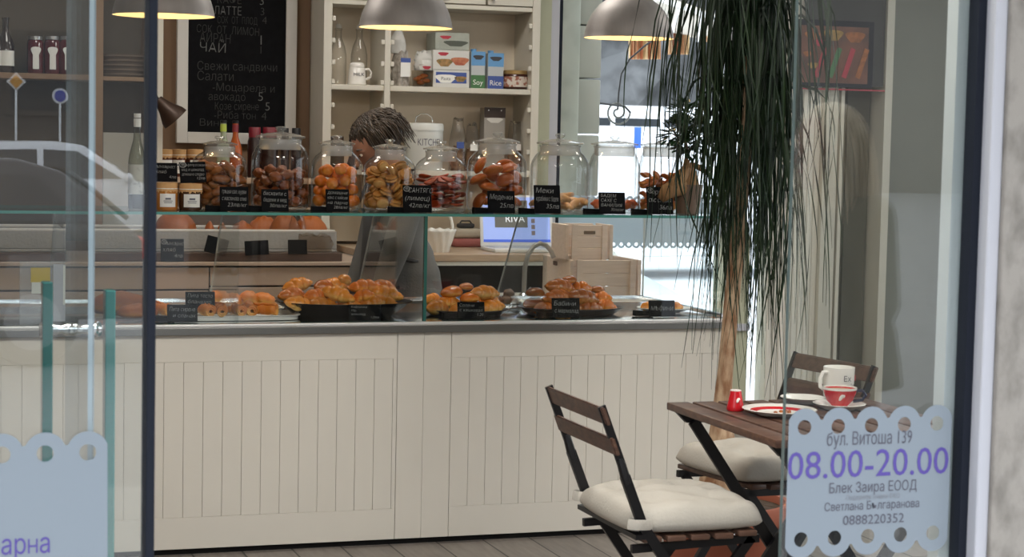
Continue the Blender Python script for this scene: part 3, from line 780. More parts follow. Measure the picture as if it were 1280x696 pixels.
def loaf_px(x0, x1, y0, Y, label, sl=3, d=None, rz=0):
    cx_ = (x0 + x1) / 2; w = P(x1, 280, Y=Y).x - P(x0, 280, Y=Y).x; h = (topz(y0, Y) - zbd - .013) / .97
    return loaf(cx_, 280, w, h, d or w * .8, Y, label, sl, rz)
loaf_px(193, 246, 263, 1.74, 'big round brown loaf at the left end of the grey tray', 2, .26)
loaf_px(255, 269, 277, 1.70, 'narrow bread end beside the big round loaf', 2, .09)
loaf_px(271, 284, 278, 1.72, 'narrow bread end between the round loaf and the long loaves', 2, .09)
loaf_px(288, 318, 276, 1.72, 'small brown loaf left of the long loaves', 3, .13)
loaf_px(308, 352, 270, 1.78, 'crusty long loaf standing behind the small brown loaf', 6, .12)
loaf_px(337, 376, 266, 1.70, 'tall crusty loaf next to the clear wrapping', 5, .14)
loaf_px(366, 410, 268, 1.72, 'long loaf at the right end of the grey tray', 5, .14)
# clear wrap between loaves
m_wrap = glassmat('cellophane', (.9, .9, .9), 1.6, .12)
def crumple(name, label, cat, x, y, z, w, d, h, m, seed, group=None, tip=.35, parent=None, seg=22):
    rnd = random.Random(seed); mb = MB(); rows = []
    for j in range(10):
        t = j / 9; s = (1 - (1 - tip) * max(0, (t - .55) / .45) ** .8)
        rows.append([mb.bm.verts.new((w / 2 * s * math.cos(2 * PI * k / seg) * rnd.uniform(.86, 1.1), d / 2 * s * math.sin(2 * PI * k / seg) * rnd.uniform(.86, 1.1), h * t + (rnd.uniform(-.012, .012) if j == 9 else 0))) for k in range(seg)])
    for a, b in zip(rows[:-1], rows[1:]):
        for k in range(seg): mb.bm.faces.new((a[k], a[(k + 1) % seg], b[(k + 1) % seg], b[k]))
    mb.bm.faces.new(rows[0][::-1]); mb.bm.faces.new(rows[-1])
    o = mb.build(name, m, parent, smooth=25, loc=(x, y, z))
    return tag(o, label, cat, group) if label else o
c = P(372, 290, Y=1.60); crumple('plastic_wrap', 'crumpled clear plastic wrap between the loaves', 'wrap', c.x, 1.605, zbd + .013, .08, .06, .16, m_wrap, 4, tip=.5)
c = P(395, 305, Y=1.53); crumple('plastic_bag', 'clear plastic bread bag in front of the right end of the grey tray', 'bag', c.x, 1.545, zbd, .15, .024, .075, glassmat('bag_film', (.86, .8, .74), 1.5, .2), 5, tip=.9)

# ------------------------------------------------------------------ price cards
def card(x0, x1, y0, y1, Y, lines, label, tilt=0, lean=.16, foot=True, ring=False, zbase=None, name='price_card', group='chalk price cards'):
    """small black chalk card leaning back on a wedge foot; pixel box fixes its size"""
    cx_ = (x0 + x1) / 2
    b = P(cx_, y1, Y=Y); w = P(x1, y1, Y=Y).x - P(x0, y1, Y=Y).x; h = P(cx_, y0, Y=Y).z - b.z
    z = b.z if zbase is None else zbase
    if zbase is not None: h = P(cx_, y0, Y=Y).z - zbase
    t = thing(name, label, 'price card', (b.x, Y, z), 0, group)
    L = h / math.cos(lean)
    Rl = (-lean, tilt, 0)
    MB().box((0, 0, 0), (w, .0035, L), bev=.0015, seg=1).build('board', m_board, t, smooth=0, loc=(0, math.sin(lean) * L / 2, h / 2 + .0012), rot=Rl)
    if foot: MB().prism([(-w * .5 - .042, 0), (-w * .5 + .03, 0), (-w * .5 + .03, .016), (-w * .5 - .042, .020)], .03).build('foot', m_board, t, smooth=0, loc=(0, .028, 0))
    lt = Letters(); n = len(lines)
    for i, s in enumerate(lines):
        me = _req[('t', s, .15)]; a, bb = text_bbox(me); last = i == n - 1 and n > 1
        fh = min(L / (n + 1.2), .030) * (1.05 if not last else .95); fw = min(w * .84, (bb - a) * fh * 1.05)
        zz = L / 2 - L * (i + .95) / (n + .55)
        lt.put(s, (w * .44 if last else -w * .42 + (w * .12 if ring and i == 0 else 0)), zz, fh, fw, 'R' if last else 'L', y=-.0021, shear=.15, tilt=.03)
    if ring:
        pts = [(-w * .36 + .011 * math.cos(a), -.0024, L * .36 + .009 * math.sin(a)) for a in [2 * PI * k / 18 for k in range(18)]]
        lt.mb.tube(pts, .0010, 5, closed=True)
        for q in (-.003, .001, .004): lt.mb.box((-w * .36, -.0022, L * .36 + q), (.011, .0006, .0012))
    if lines or ring: lt.build('chalk_writing', m_chalk, t, loc=(0, math.sin(lean) * L / 2, h / 2 + .0012), rot=Rl)
    return t
ZT = 1.1762
YT = .06
card(275, 311, 234, 262, YT, TAGS_TXT['a'], 'chalk price card in front of the leftmost biscuit jar', zbase=ZT)
card(327, 361, 237, 262, YT, TAGS_TXT['b'], 'chalk price card in front of the second biscuit jar', zbase=ZT)
card(407.5, 437, 237, 262, YT, TAGS_TXT['c'], 'chalk price card with four lines at the jar of round orange biscuits', zbase=ZT)
card(504, 540, 232, 263, YT, TAGS_TXT['d'], 'chalk price card with a ring mark between beige and red biscuit jars', ring=True, zbase=ZT)
card(610, 644, 239, 264, YT, TAGS_TXT['e'], 'chalk price card at the jar of large orange domed biscuits', zbase=ZT)
card(668, 701, 232, 264.5, YT, TAGS_TXT['f'], 'tall chalk price card at the jar of pale crescents', zbase=ZT)
card(749, 782, 241, 265.5, YT, TAGS_TXT['g'], 'chalk price card in front of the nearly empty jar', zbase=ZT)
card(809, 842, 234, 266, YT, TAGS_TXT['h'], 'chalk price card with a ring mark beside the small taupe pot', ring=True, zbase=ZT)
ZCN = .7960
card(209, 247, 381, 406.5, .06, TAGS_TXT['j'], 'chalk price card in front at the left end of the counter top', zbase=ZCN)
card(232, 269, 365, 392, .19, TAGS_TXT['i'], 'chalk price card standing behind another at the rolled pastries', foot=False, zbase=ZCN + .018)
card(436, 476, 381, 405, .035, TAGS_TXT['k'], 'chalk price card leaning on the black platter', foot=False, zbase=ZCN)
card(572, 606, 378, 403, .06, TAGS_TXT['l'], 'chalk price card at the bun plate right of the glass joint', zbase=ZCN)
card(690, 725, 373, 401.5, .06, TAGS_TXT['m'], 'greyish chalk price card at the tall bun pile', zbase=ZCN)
card(811, 844, 376, 400, .08, TAGS_TXT['n'], 'chalk price card in front of the small white plate', zbase=ZCN)
for x0, x1, y0, y1, tl, key, lb in ((201, 230, 299, 327, .0, 'p', 'chalk card with a ring mark hanging at the left of the grey bread tray'), (257, 285, 297, 318, .25, None, 'tilted black card at the front of the grey bread tray'),
                               (306, 336, 301, 319, -.05, None, 'blank black card at the middle of the grey bread tray'), (360, 384, 300, 318, .0, None, 'black card behind the clear bread bag')):
    card(x0, x1, y0, y1, 1.50, TAGS_TXT[key] if key else [], lb, tilt=tl, lean=.1, foot=False, ring=bool(key), zbase=zbt + .0008 if False else None, name='tray_card', group='black cards along the bread tray')

# ------------------------------------------------------------------ goods on the wall shelves
def plain_box(x0, x1, y0, y1, Y, d, m, name, label, cat, group=None, zbase=None, extra=None, mats=None):
    a = P(x0, y1, Y=Y); b = P(x1, y0, Y=Y); z = zbase if zbase is not None else a.z
    t = thing(name, label, cat, ((a.x + b.x) / 2, Y, z), 0, group)
    w = b.x - a.x; h = P(x0, y0, Y=Y).z - z
    MB().b2((-w / 2, 0, 0), (w / 2, d, h), bev=.003).build('carton', m, t, smooth=0)
    return t, w, h
def patch(t, name, m, x0, x1, z0, z1, y=-.0008):
    return MB().b2((x0, y, z0), (x1, y + .0008, z1)).build(name, m, t, smooth=0)
def blob(t, name, m, x, z, rx, rz, y=-.0010, key='blob'):
    return MB().add(_req[('s', key)], T((x, y, z)) @ Rm((PI / 2, 0, 0)) @ Matrix.Diagonal((rx, rz, 1, 1))).build(name, m, t, smooth=0)
def word(t, s, x, z, h, m, w=None, y=-.0012, align='C', shear=0, name='lettering', tilt=0):
    return Letters().put(s, x, z, h, w, align, y, shear, tilt).build(name, m, t)
m_box1 = mat('white_carton', (.62, .61, .57), .6); m_box2 = mat('grey_green_carton', (.40, .42, .36), .6, var=.2, vscale=20)
m_redp = mat('red_print', (.42, .03, .05), .5); m_foodp = mat('food_print', (.50, .26, .10), .6, col2=(.12, .10, .03), vscale=40)
m_bluep = mat('blue_print', (.05, .09, .30), .5); m_sky = mat('sky_blue_print', (.13, .32, .58), .5); m_greenp = mat('green_print', (.06, .17, .06), .5)
ze = zsh + .0006
yb_ = YS + .05
t, w, h = plain_box(541, 587, 87, 109, yb_, .16, m_box1, 'food_carton', 'white lasagne carton with a blue window, lowest of the stack', 'carton', 'food cartons on the upper shelf', zbase=ze)
patch(t, 'blue_panel', m_bluep, -w * .42, w * .42, h * .25, h * .88); blob(t, 'oval_badge', m_paper, -w * .15, h * .5, w * .26, h * .3, -.0016); blob(t, 'food_picture', m_foodp, w * .25, h * .5, w * .15, h * .2, -.0016)
word(t, 'Pasta', -w * .15, h * .42, .022, m_ink, y=-.0022, shear=0)
h1 = h
t, w, h = plain_box(541, 587, 62, 87, yb_, .16, m_box1, 'food_carton', 'white carton with food pictures in the middle of the stack', 'carton', 'food cartons on the upper shelf', zbase=ze + h1 + .0008)
blob(t, 'badge', m_redp, -w * .22, h * .8, w * .13, h * .11); blob(t, 'food_picture', m_foodp, -w * .18, h * .36, w * .2, h * .24); blob(t, 'food_picture', mat('tomato_print', (.52, .2, .1), .6, col2=(.35, .08, .04), vscale=50), w * .24, h * .45, w * .22, h * .25)
h2 = h
t, w, h = plain_box(544, 587, 40, 62, yb_, .15, m_box2, 'food_carton', 'grey green carton with a red badge, topmost of the stack', 'carton', 'food cartons on the upper shelf', zbase=ze + h1 + h2 + .0016)
blob(t, 'badge', m_redp, -w * .2, h * .72, w * .15, h * .12); blob(t, 'landscape_picture', mat('dark_print', (.08, .09, .07), .6), w * .1, h * .38, w * .32, h * .2)
for x0, x1, y0, low, word_, lb in ((588.5, 607, 64, m_greenp, 'Soy', 'tall drink carton with a green base'), (609.5, 630, 66, m_bluep, 'Rice', 'tall drink carton with a dark blue base')):
    t, w, h = plain_box(x0, x1, y0, 110, yb_ + .02, .075, mat('drink_carton', (.48, .50, .50), .5), 'drink_carton', lb + ' on the upper shelf', 'carton', zbase=ze)
    patch(t, 'sky_band', m_sky, -w / 2, w / 2, h * .62, h); patch(t, 'colour_base', low, -w / 2, w / 2, 0, h * .36)
    blob(t, 'logo', m_ink, 0, h * .84, w * .34, h * .075, -.0016); word(t, word_, 0, h * .1, .034, m_paper, y=-.0016)
    MB().lathe([(.014, 0), (.014, .012), (.0, .012)], (-w * .2, .035, h), 14).build('cap', m_sky, t)
def lathe_thing(name, label, cat, c, parts, group=None, seg=28):
    """parts: list of (part name, profile, material)"""
    if len(parts) == 1:
        o = MB().lathe(parts[0][1], (0, 0, 0), seg).build(name, parts[0][2], smooth=50, loc=c); return tag(o, label, cat, group)
    t = thing(name, label, cat, c, 0, group)
    for n, pr, m in parts: MB().lathe(pr, (0, 0, 0), seg).build(n, m, t, smooth=50)
    return t
c = P(643.5, 110, Y=YS + .1)
lathe_thing('spread_jar', 'wide brown jar with a pale picture label at the right end of the shelf', 'jar', (c.x, YS + .1, ze), [('jar', [(0, 0), (.058, 0), (.064, .006), (.064, .066), (.058, .074)], mat('dark_jar', (.05, .015, .01), .15)), ('lid', [(.06, .072), (.06, .088), (.056, .09), (0, .09)], mat('gold_lid', (.45, .30, .12), .3, .6)), ('label', [(.0646, .012), (.0646, .060)], mat('jar_label', (.62, .55, .48), .6, col2=(.30, .10, .06), vscale=45, thr=(.42, .5)))])
# big tan bag and tub
c = P(500, 108, Y=YS + .08)
bg = thing('pasta_bag', 'clear bag of dark pasta with a white and blue label on the shelf', 'bag', (c.x, YS + .08, ze))
crumple('bag', None, None, 0, 0, 0, .085, .08, .155, mat('pasta_fill', (.20, .17, .14), .5, col2=(.42, .38, .33), vscale=60), 8, tip=.75, parent=bg)
crumple('bag_neck', None, None, -.012, 0, .15, .075, .05, .11, mat('pale_bag', (.56, .54, .50), .5, var=.2, vscale=30), 9, tip=.35, parent=bg)
MB().box((.012, -.046, .085), (.046, .002, .085)).build('paper_label', m_paper, bg, smooth=0); MB().box((.012, -.0475, .118), (.046, .002, .02)).build('blue_band', m_bluep, bg, smooth=0)
c = P(528, 108, Y=YS + .08)
tb = thing('plastic_tub', 'clear plastic tub with a white paper bag on it', 'tub', (c.x, YS + .08, ze))
mb = MB(); mb.lathe([(0, 0), (.052, 0), (.058, .07), (.06, .075)], (0, 0, 0), 4, None); bmesh.ops.rotate(mb.bm, verts=mb.bm.verts[:], matrix=Matrix.Rotation(PI / 4, 3, 'Z')); mb.build('tub', glassmat('tub_plastic', (.80, .76, .70), 1.5, .1), tb, smooth=20)
for k in range(5): MB().ell((random.uniform(-.025, .025), random.uniform(-.02, .02), .02 + .008 * k), (.02, .016, .01)).build('biscuit', m_loaf, tb)
crumple('paper_bag', None, None, .008, .012, .076, .09, .075, .085, m_box1, 11, tip=.8, parent=tb); blob(tb, 'badge', m_redp, .01, .088, .018, .009, y=-.033)
# mug with lid and two swing bottles in the narrow bay
zm = ze
c = P(446, 105, Y=YS + .09)
mg = thing('lidded_mug', 'cream lidded mug with dark lettering on the narrow shelf', 'mug', (c.x, YS + .09, zm))
MB().lathe([(0, 0), (.040, 0), (.043, .004), (.036, .075), (.034, .078), (0, .078)], (0, 0, 0), 28).build('body', m_porc, mg, smooth=40)
MB().lathe([(.034, .079), (.035, .088), (.031, .098), (.022, .103), (0, .104)], (0, 0, 0), 28).build('lid', m_porc, mg, smooth=50)
MB().tube([(.035, 0, .07), (.055, 0, .074), (.066, 0, .06), (.064, 0, .038), (.041, 0, .026)], .0055, 8).build('handle', m_porc, mg)
word(mg, 'MILK', 0, .04, .022, m_ink, .05, y=-.0405)
for px, lb in ((422, 'clear swing-top bottle left of the lidded mug'), (448, 'clear swing-top bottle behind the lidded mug')):
    c = P(px, 105, Y=YS + .19)
    lathe_thing('glass_bottle', lb, 'bottle', (c.x, YS + .185, zm), [('bottle', [(0, 0), (.036, 0), (.038, .01), (.038, .14), (.03, .18), (.015, .215), (.014, .25), (.017, .252), (.017, .26)], m_jar), ('stopper', [(.0, .258), (.014, .26), (.014, .272), (.008, .28), (0, .28)], m_porc)])
# lower shelf goods
zl_ = zlow + .0006
c = P(529, 200, Y=YS + .12)
kt = thing('kitchen_tin', 'round white storage tin with a wire handle and dark lettering', 'tin', (c.x, YS + .12, zl_))
ktop = P(529, 160, Y=YS + .12).z - zl_
MB().lathe([(0, 0), (.088, 0), (.09, .003), (.09, ktop), (0, ktop)], (0, 0, 0), 40).build('body', mat('enamel', (.60, .61, .58), .3), kt, smooth=40)
MB().lathe([(.093, ktop - .012), (.093, ktop + .014), (.088, ktop + .022), (0, ktop + .026)], (0, 0, 0), 40).build('lid', mat('enamel_lid', (.64, .65, .62), .3), kt, smooth=40)
MB().tube([(-.042, 0, ktop + .024), (-.038, 0, ktop + .05), (-.015, 0, ktop + .066), (.015, 0, ktop + .066), (.038, 0, ktop + .05), (.042, 0, ktop + .024)], .0028, 6).build('handle', m_steel, kt)
lt = Letters(); n = len('KITCHEN')
lt = Letters()
me = _req[('t', 'KITCHEN', 0)]
mb2 = MB(); a_, b_ = text_bbox(me); sc = .13 / (b_ - a_)
mb2.add(me, Matrix.Diagonal((sc, .045, 1, 1)))
for v in mb2.bm.verts:
    th = (v.co.x - sc * (a_ + b_) / 2) / .0905 - PI / 2 + .15; zz = v.co.y
    v.co = Vector((.0908 * math.cos(th), .0908 * math.sin(th), ktop - .08 + zz))
mb2.build('lettering', m_greyprint, kt, smooth=0)
t, w, h = plain_box(604, 632, 134, 214, YS + .1, .07, mat('coffee_bag', (.30, .28, .25), .5), 'coffee_bag', 'grey gift bag with a dark brown top behind the biscuit jars', 'bag', zbase=zl_)
patch(t, 'dark_top', mat('brown_top', (.035, .018, .012), .5), -w * .5, w * .5, h * .84, h); blob(t, 'crest', m_box1, 0, h * .80, w * .34, h * .05, -.0016); 
for x in (-.3, .3): MB().ell((w * x, -.001, h * .955), (.004, .002, .004)).build('eyelet', m_steel, t)
for px, w_, h_, sd, lb in ((573, .085, .24, 21, 'clear cellophane bag with a blue tie right of the white tin'), (590, .08, .22, 22, 'clear cellophane bag left of the grey gift bag'), (644, .09, .23, 23, 'clear cellophane bag right of the grey gift bag')):
    c = P(px, 200, Y=YS + .12)
    b_ = thing('cellophane_bag', lb, 'bag', (c.x, YS + .13, zl_))
    crumple('bag', None, None, 0, 0, 0, w_, .07, h_, m_wrap, sd, tip=.55, parent=b_)
    crumple('filling', None, None, 0, 0, .001, w_ * .8, .05, h_ * .45, mat('bag_filling', (.30, .17, .08), .7, col2=(.10, .05, .03), vscale=50), sd + 5, tip=.8, parent=b_)
    MB().box((0, -.036, h_ * .5), (.035, .004, .03)).build('tag', m_bluep if sd == 21 else m_paper, b_, smooth=0)
c = P(428, 165, Y=YS + .1); lathe_thing('dark_jar', 'small dark storage jar with a brown lid in the narrow bay', 'jar', (c.x - .02, YS + .12, zl_), [('jar', [(0, 0), (.032, 0), (.034, .01), (.034, .12), (.028, .13)], mat('smoked_jar', (.06, .05, .035), .1)), ('lid', [(.03, .128), (.03, .15), (0, .15)], m_darkwood)])
c = P(441, 168, Y=YS + .08); lathe_thing('pepper_mill', 'small black pepper mill beside the dark storage jar', 'mill', (c.x, YS + .07, zl_), [('body', [(0, 0), (.026, 0), (.028, .02), (.018, .06), (.02, .10), (.012, .115)], m_dark), ('head', [(.0, .112), (.018, .118), (.02, .135), (.012, .148), (0, .15)], m_dark)])

# bottles and jars on the ledge
def ledge(px, Y=2.08): return (P(px, 200, Y=Y).x, Y, zle + .0006)
def bottle_prof(r, h, rn): return [(0, 0), (r * .92, 0), (r, .008), (r, h * .50), (r * .82, h * .60), (rn * 1.1, h * .74), (rn, h * .8), (rn, h * .97), (rn * 1.12, h * .975), (rn * 1.12, h), (0, h)]
for px, ytop, mcol, capc, lab, lb in ((279, 150, (.30, .33, .22), m_dark, mat('lime_label', (.45, .55, .08), .5), 'clear bottle with a lime neck label below the chalkboard'), (294, 150.5, (.38, .085, .02), m_dark, mat('wine_label', (.22, .02, .03), .5), 'orange drink bottle with a dark red neck label')):
    c = ledge(px); hh = P(px, ytop, Y=2.08).z - c[2]
    t = lathe_thing('drink_bottle', lb, 'bottle', c, [('bottle', bottle_prof(.031, hh - .012, .0125), mat('drink_glass', mcol, .12)), ('cap', [(.0145, hh - .014), (.0145, hh - .002), (.011, hh), (0, hh)], m_blackmetal), ('neck_label', [(.0143, hh * .80), (.0138, hh * .93)], lab)])
for px, ytop, r, lb in ((318, 159, .030, 'small dark jar with a red cap left of the pair'), (337, 159, .036, 'wide dark jar with a red cap in front of the chalkboard'), (356, 160, .018, 'slim black bottle behind the second biscuit jar'), (370, 160, .022, 'black capped bottle at the right end of the ledge')):
    c = ledge(px); hh = P(px, ytop, Y=2.08).z - c[2]; red = px < 350
    lathe_thing('sauce_jar', lb, 'jar', c, [('jar', [(0, 0), (r, 0), (r * 1.05, .01), (r * 1.05, hh * .72), (r * .85, hh * .8)], mat('sauce_glass', (.014, .004, .004), .3)), ('cap', [(r * .9, hh * .8), (r * .9, hh * .99), (r * .85, hh), (0, hh)], mat('red_cap', (.17, .01, .02), .4) if red else m_dark)])
m_kraft = mat('kraft_paper', (.62, .36, .15), .8, var=.15, vscale=25)
def paper_jar(c, r, h, fill, label, group=None, name='preserve_jar'):
    t = thing(name, label, 'jar', c, 0, group)
    MB().lathe([(0, 0), (r * .94, 0), (r, .006), (r, h * .68), (r * .85, h * .76)], (0, 0, 0), 28).build('jar', mat('preserve', fill, .1), t, smooth=40)
    mb = MB(); prof = []
    rows = [[(r * (.97 if j else .0 + .97) + (.003 * (k % 2)) * (1 if j == 0 else .3)) for k in range(32)] for j in range(3)]
    zs_ = (h * .70, h * .84, h * .98); rr = [[mb.bm.verts.new((rows[j][k] * math.cos(2 * PI * k / 32), rows[j][k] * math.sin(2 * PI * k / 32), zs_[j] - (.004 * (k % 3) if j == 0 else 0))) for k in range(32)] for j in range(3)]
    for a, b in zip(rr[:-1], rr[1:]):
        for k in range(32): mb.bm.faces.new((a[k], a[(k + 1) % 32], b[(k + 1) % 32], b[k]))
    tp = mb.bm.verts.new((0, 0, h)); 
    for k in range(32): mb.bm.faces.new((rr[2][k], rr[2][(k + 1) % 32], tp))
    mb.build('paper_lid', m_kraft, t, smooth=30)
    MB().tube([(r * .99 * math.cos(2 * PI * k / 24), r * .99 * math.sin(2 * PI * k / 24), h * .78) for k in range(24)], .0018, 5, closed=True).build('string', m_paper, t)
    mb = MB(); n = 12; q0 = [-PI / 2 - .75 + 1.5 * k / n for k in range(n + 1)]
    lo = [mb.bm.verts.new((r * 1.006 * math.cos(a), r * 1.006 * math.sin(a), h * .12)) for a in q0]; hi = [mb.bm.verts.new((r * 1.006 * math.cos(a), r * 1.006 * math.sin(a), h * .6)) for a in q0]
    for k in range(n): mb.bm.faces.new((lo[k], lo[k + 1], hi[k + 1], hi[k]))
    o = mb.build('label', m_paper, t); 
    lt = Letters(); lt.mb.box((0, -r * 1.012, h * .42), (r * .5, .0008, .006)); lt.mb.box((0, -r * 1.012, h * .34), (r * .8, .0008, .002)); lt.mb.box((0, -r * 1.012, h * .28), (r * .7, .0008, .002))
    lt.build('label_print', m_greyprint, t)
    return t
for px, lb in ((207, 'paper covered jar behind the black cards at the far left'), (222, 'paper covered jar with a pale label on the ledge'), (243, 'paper covered jar on the ledge behind the leftmost biscuit jar')):
    c = ledge(px, 2.10); paper_jar((c[0], 2.09, c[2]), .036 if px != 222 else .038, P(px, 186, Y=2.1).z - c[2], (.10, .03, .015), lb, 'paper covered jars on the ledge')
# wall lamp
YL = 1.93
c = P(197, 124, Y=YL)
wl = thing('wall_lamp', 'small dark brown wall lamp beside the chalkboard', 'lamp', (c.x, YL, c.z))
m_brz = mat('bronze_lamp', (.055, .032, .022), .4, .4)
MB().lathe([(.0, 0), (.02, 0), (.026, -.02), (.035, -.05), (.058, -.095), (.062, -.115), (.060, -.115), (.054, -.095), (.02, -.02)], (0, 0, 0), 26).build('shade', m_brz, wl, smooth=50, rot=(0, -.75, 0))
MB().tube([(0, 0, .0), (-.01, .02, .02), (-.012, .06, .02), (-.012, .11, .0)], .008, 8).build('arm', m_brz, wl)
MB().lathe([(0, -.01), (.03, -.01), (.03, .01), (0, .01)], (-.012, .108, 0), 20, (PI / 2, 0, 0)).build('wall_plate', m_brz, wl)
# far-left shelf bottles, seen through the shop glass
zfl = zl + .0006
for px, y0, lb in ((7, 22, 'dark wine bottle with a white label on the left shelf'), (-6, 24, 'dark wine bottle at the left edge of the picture')):
    c = P(px, 90, Y=YS + .1); hh = P(px, y0, Y=YS + .1).z - zfl
    t = lathe_thing('wine_bottle', lb, 'bottle', (c.x, YS + .1, zfl), [('bottle', bottle_prof(.036, hh, .014), m_winedark), ('label', [(.0365, .03), (.0365, .095)], m_paper)])
for i, px in enumerate((44, 65, 84)):
    c = P(px, 90, Y=YS + .1); hh = P(px, 45, Y=YS + .1).z - zfl
    t = lathe_thing('syrup_jar', ['leftmost of the three dark red jars on the left shelf', 'middle one of the three dark red jars on the left shelf', 'rightmost of the three dark red jars, cut by the door edge'][i], 'jar', (c.x, YS + .1, zfl), [('jar', [(0, 0), (.033, 0), (.035, .01), (.035, hh * .82), (.028, hh * .9)], mat('red_preserve', (.09, .012, .015), .12)), ('lid', [(.03, hh * .9), (.03, hh * .99), (0, hh)], mat('silver_lid', (.5, .5, .5), .3, .8))], 'red jars on the left shelf')
    MB().add(_req[('s', 'blob')], T((0, -.0362, hh * .58)) @ Rm((PI / 2, 0, 0)) @ Matrix.Diagonal((.019, .026, 1, 1))).box((0, -.0364, hh * .3), (.026, .0012, hh * .36)).build('label', m_paper, t, smooth=0)
# baskets faint in the dark cabinet
c = P(155, 95, Y=YS + .14)
mb = MB(); mb.lathe([(0, 0), (.09, 0), (.105, .10), (.10, .10), (.086, .008), (0, .008)], (0, 0, 0), 28)
for k in range(5): mb.tube([((.092 + .003 * k) * math.cos(2 * PI * j / 28), (.092 + .003 * k) * math.sin(2 * PI * j / 28), .01 + .02 * k) for j in range(28)], .006, 6, closed=True)
tag(mb.build('wicker_basket', mat('dark_wicker', (.09, .06, .04), .8), loc=(c.x, YS + .135, zl2 + .0006)), 'dim wicker basket in the dark left cabinet', 'basket')

# ------------------------------------------------------------------ laptop, crates, basket, tap
YLp = 1.60
c = P(645, 316, Y=YLp)
x0 = P(603, 300, Y=1.79).x; x1 = P(694, 300, Y=1.79).x
lp = thing('laptop', 'white laptop with a glowing blue screen on the worktop', 'laptop', ((x0 + x1) / 2, YLp, zwk + .0006))
W = x1 - x0
MB().b2((-W / 2, 0, 0), (W / 2, .22, .018), bev=.005).build('base', mat('white_plastic', (.70, .69, .68), .4), lp)
MB().b2((-W / 2 + .02, .06, .0181), (W / 2 - .02, .2, .0195)).build('keyboard', mat('pale_keys', (.5, .5, .5), .5), lp, smooth=0)
scr = MB().b2((-W / 2, 0, 0), (W / 2, .010, .235), bev=.004).build('lid', mat('white_plastic', (.72, .71, .70), .4), lp, loc=(0, .212, .018), rot=(-.16, 0, 0))
MB().b2((-W / 2 + .014, -.001, .018), (W / 2 - .014, .0002, .225)).build('screen', m_screen, scr, smooth=0)
MB().b2((-W * .30, -.0018, .085), (W * .15, -.0009, .21)).build('dark_picture', mat('screen_dark', (.05, .05, .05), .4, emit=(srgb(95, 90, 80), .8)), scr, smooth=0)
word(scr, 'RIVA', -W * .02, .11, .045, mat('screen_white', (.5, .5, .5), .4, emit=(srgb(220, 220, 225), .9)), y=-.0022)
for k in range(6): MB().b2((W * .2, -.0018, .05 + .028 * k), (W * .25, -.0009, .07 + .028 * k)).build('thumbnail', mat('screen_thumb', (.1, .08, .07), .4, emit=(srgb(110, 90, 90), .8)), scr, smooth=0)
MB().b2((-W / 2 + .014, -.0018, .018), (W / 2 - .014, -.0009, .030)).build('taskbar', mat('screen_bar', (.02, .05, .2), .4, emit=(srgb(60, 90, 200), .9)), scr, smooth=0)
def crate(name, label, x0, x1, y0, y1, Y, d, zb, hole=True, rz=0, wallt=.012):
    a = P(x0, y1, Y=Y); b = P(x1, y1, Y=Y); w = b.x - a.x; h = P((x0 + x1) / 2, y0, Y=Y).z - zb
    t = thing(name, label, 'crate', ((a.x + b.x) / 2, Y, zb), rz, 'pale wooden crates')
    n = 3 if h > .14 else 2
    for y_, nm in ((0, 'front_side'), (d - wallt, 'back_side')):
        mb = MB([m_palewood, m_darkwood])
        for k in range(n): mb.b2((-w / 2 + .03, y_, h * k / n + .001), (w / 2 - .03, y_ + wallt, h * (k + 1) / n - .001), bev=.0015)
        mb.build(nm, None, t, smooth=0)
    for sg in (-1, 1):
        mb = MB(); mb.b2((sg * w / 2 - (.0 if sg < 0 else .016), .001, 0), (sg * w / 2 + (.016 if sg < 0 else .0), d - .001, h), bev=.002)
        mb.build('end_board', m_palewood, t, smooth=0)
        MB().b2((sg * (w / 2 - .040) - .012, -.008, 0), (sg * (w / 2 - .040) + .012, .0, h)).build('batten', m_palewood, t, smooth=0)
    MB().b2((-w / 2 + .016, wallt, .002), (w / 2 - .016, d - wallt, .012)).build('bottom', m_palewood, t, smooth=0)
    if hole:
        MB().box((0, -.0012, h * .78), (w * .24, .003, .014), bev=.0014).build('hand_hole', mat('hand_hole', (.15, .11, .08), .9), t, smooth=0)
    return t
t = crate('wooden_crate', 'large whitewashed wooden crate standing behind the bun pile', 712, 801, 325, 371, .88, .34, .7905, False)
MB().box((0, .12, P(690, 327, Y=1.0).z - .7905 - .01), (.004, .05, .018), bev=.0018).build('hand_hole', m_darkwood, t, smooth=0, loc=((P(712, 371, Y=.88).x - P(801, 371, Y=.88).x) / 2 - .0005, .06, 0))
h_l = P(756, 325, Y=.88).z - .7905
t = crate('wooden_crate', 'small whitewashed crate with a hand slot on top of the larger crate', 706, 766, 281, 324, .90, .17, .7905 + h_l + .001, True)
# white wavy basket behind the assistant
c = P(556, 320, Y=1.62)
wb = thing('white_basket', 'white wavy edged basket half hidden behind the grey top', 'basket', (c.x - .02, 1.66, zwk + .0006))
mb = MB(); rows = []
for j, (r, z) in enumerate([(.045, 0), (.055, .03), (.066, .06), (.074, .09), (.078, .10)]):
    rows.append([mb.bm.verts.new(((r + .004 * math.sin(k * PI / 2 + j)) * math.cos(2 * PI * k / 48), (r + .004 * math.sin(k * PI / 2 + j)) * math.sin(2 * PI * k / 48), z + (.004 * math.sin(k * PI / 2) if j == 4 else 0))) for k in range(48)])
for a, b in zip(rows[:-1], rows[1:]):
    for k in range(48): mb.bm.faces.new((a[k], a[(k + 1) % 48], b[(k + 1) % 48], b[k]))
mb.bm.faces.new(rows[0][::-1])
o = mb.build('bowl', m_porc, wb); md = o.modifiers.new('thickness', 'SOLIDIFY'); md.thickness = .004
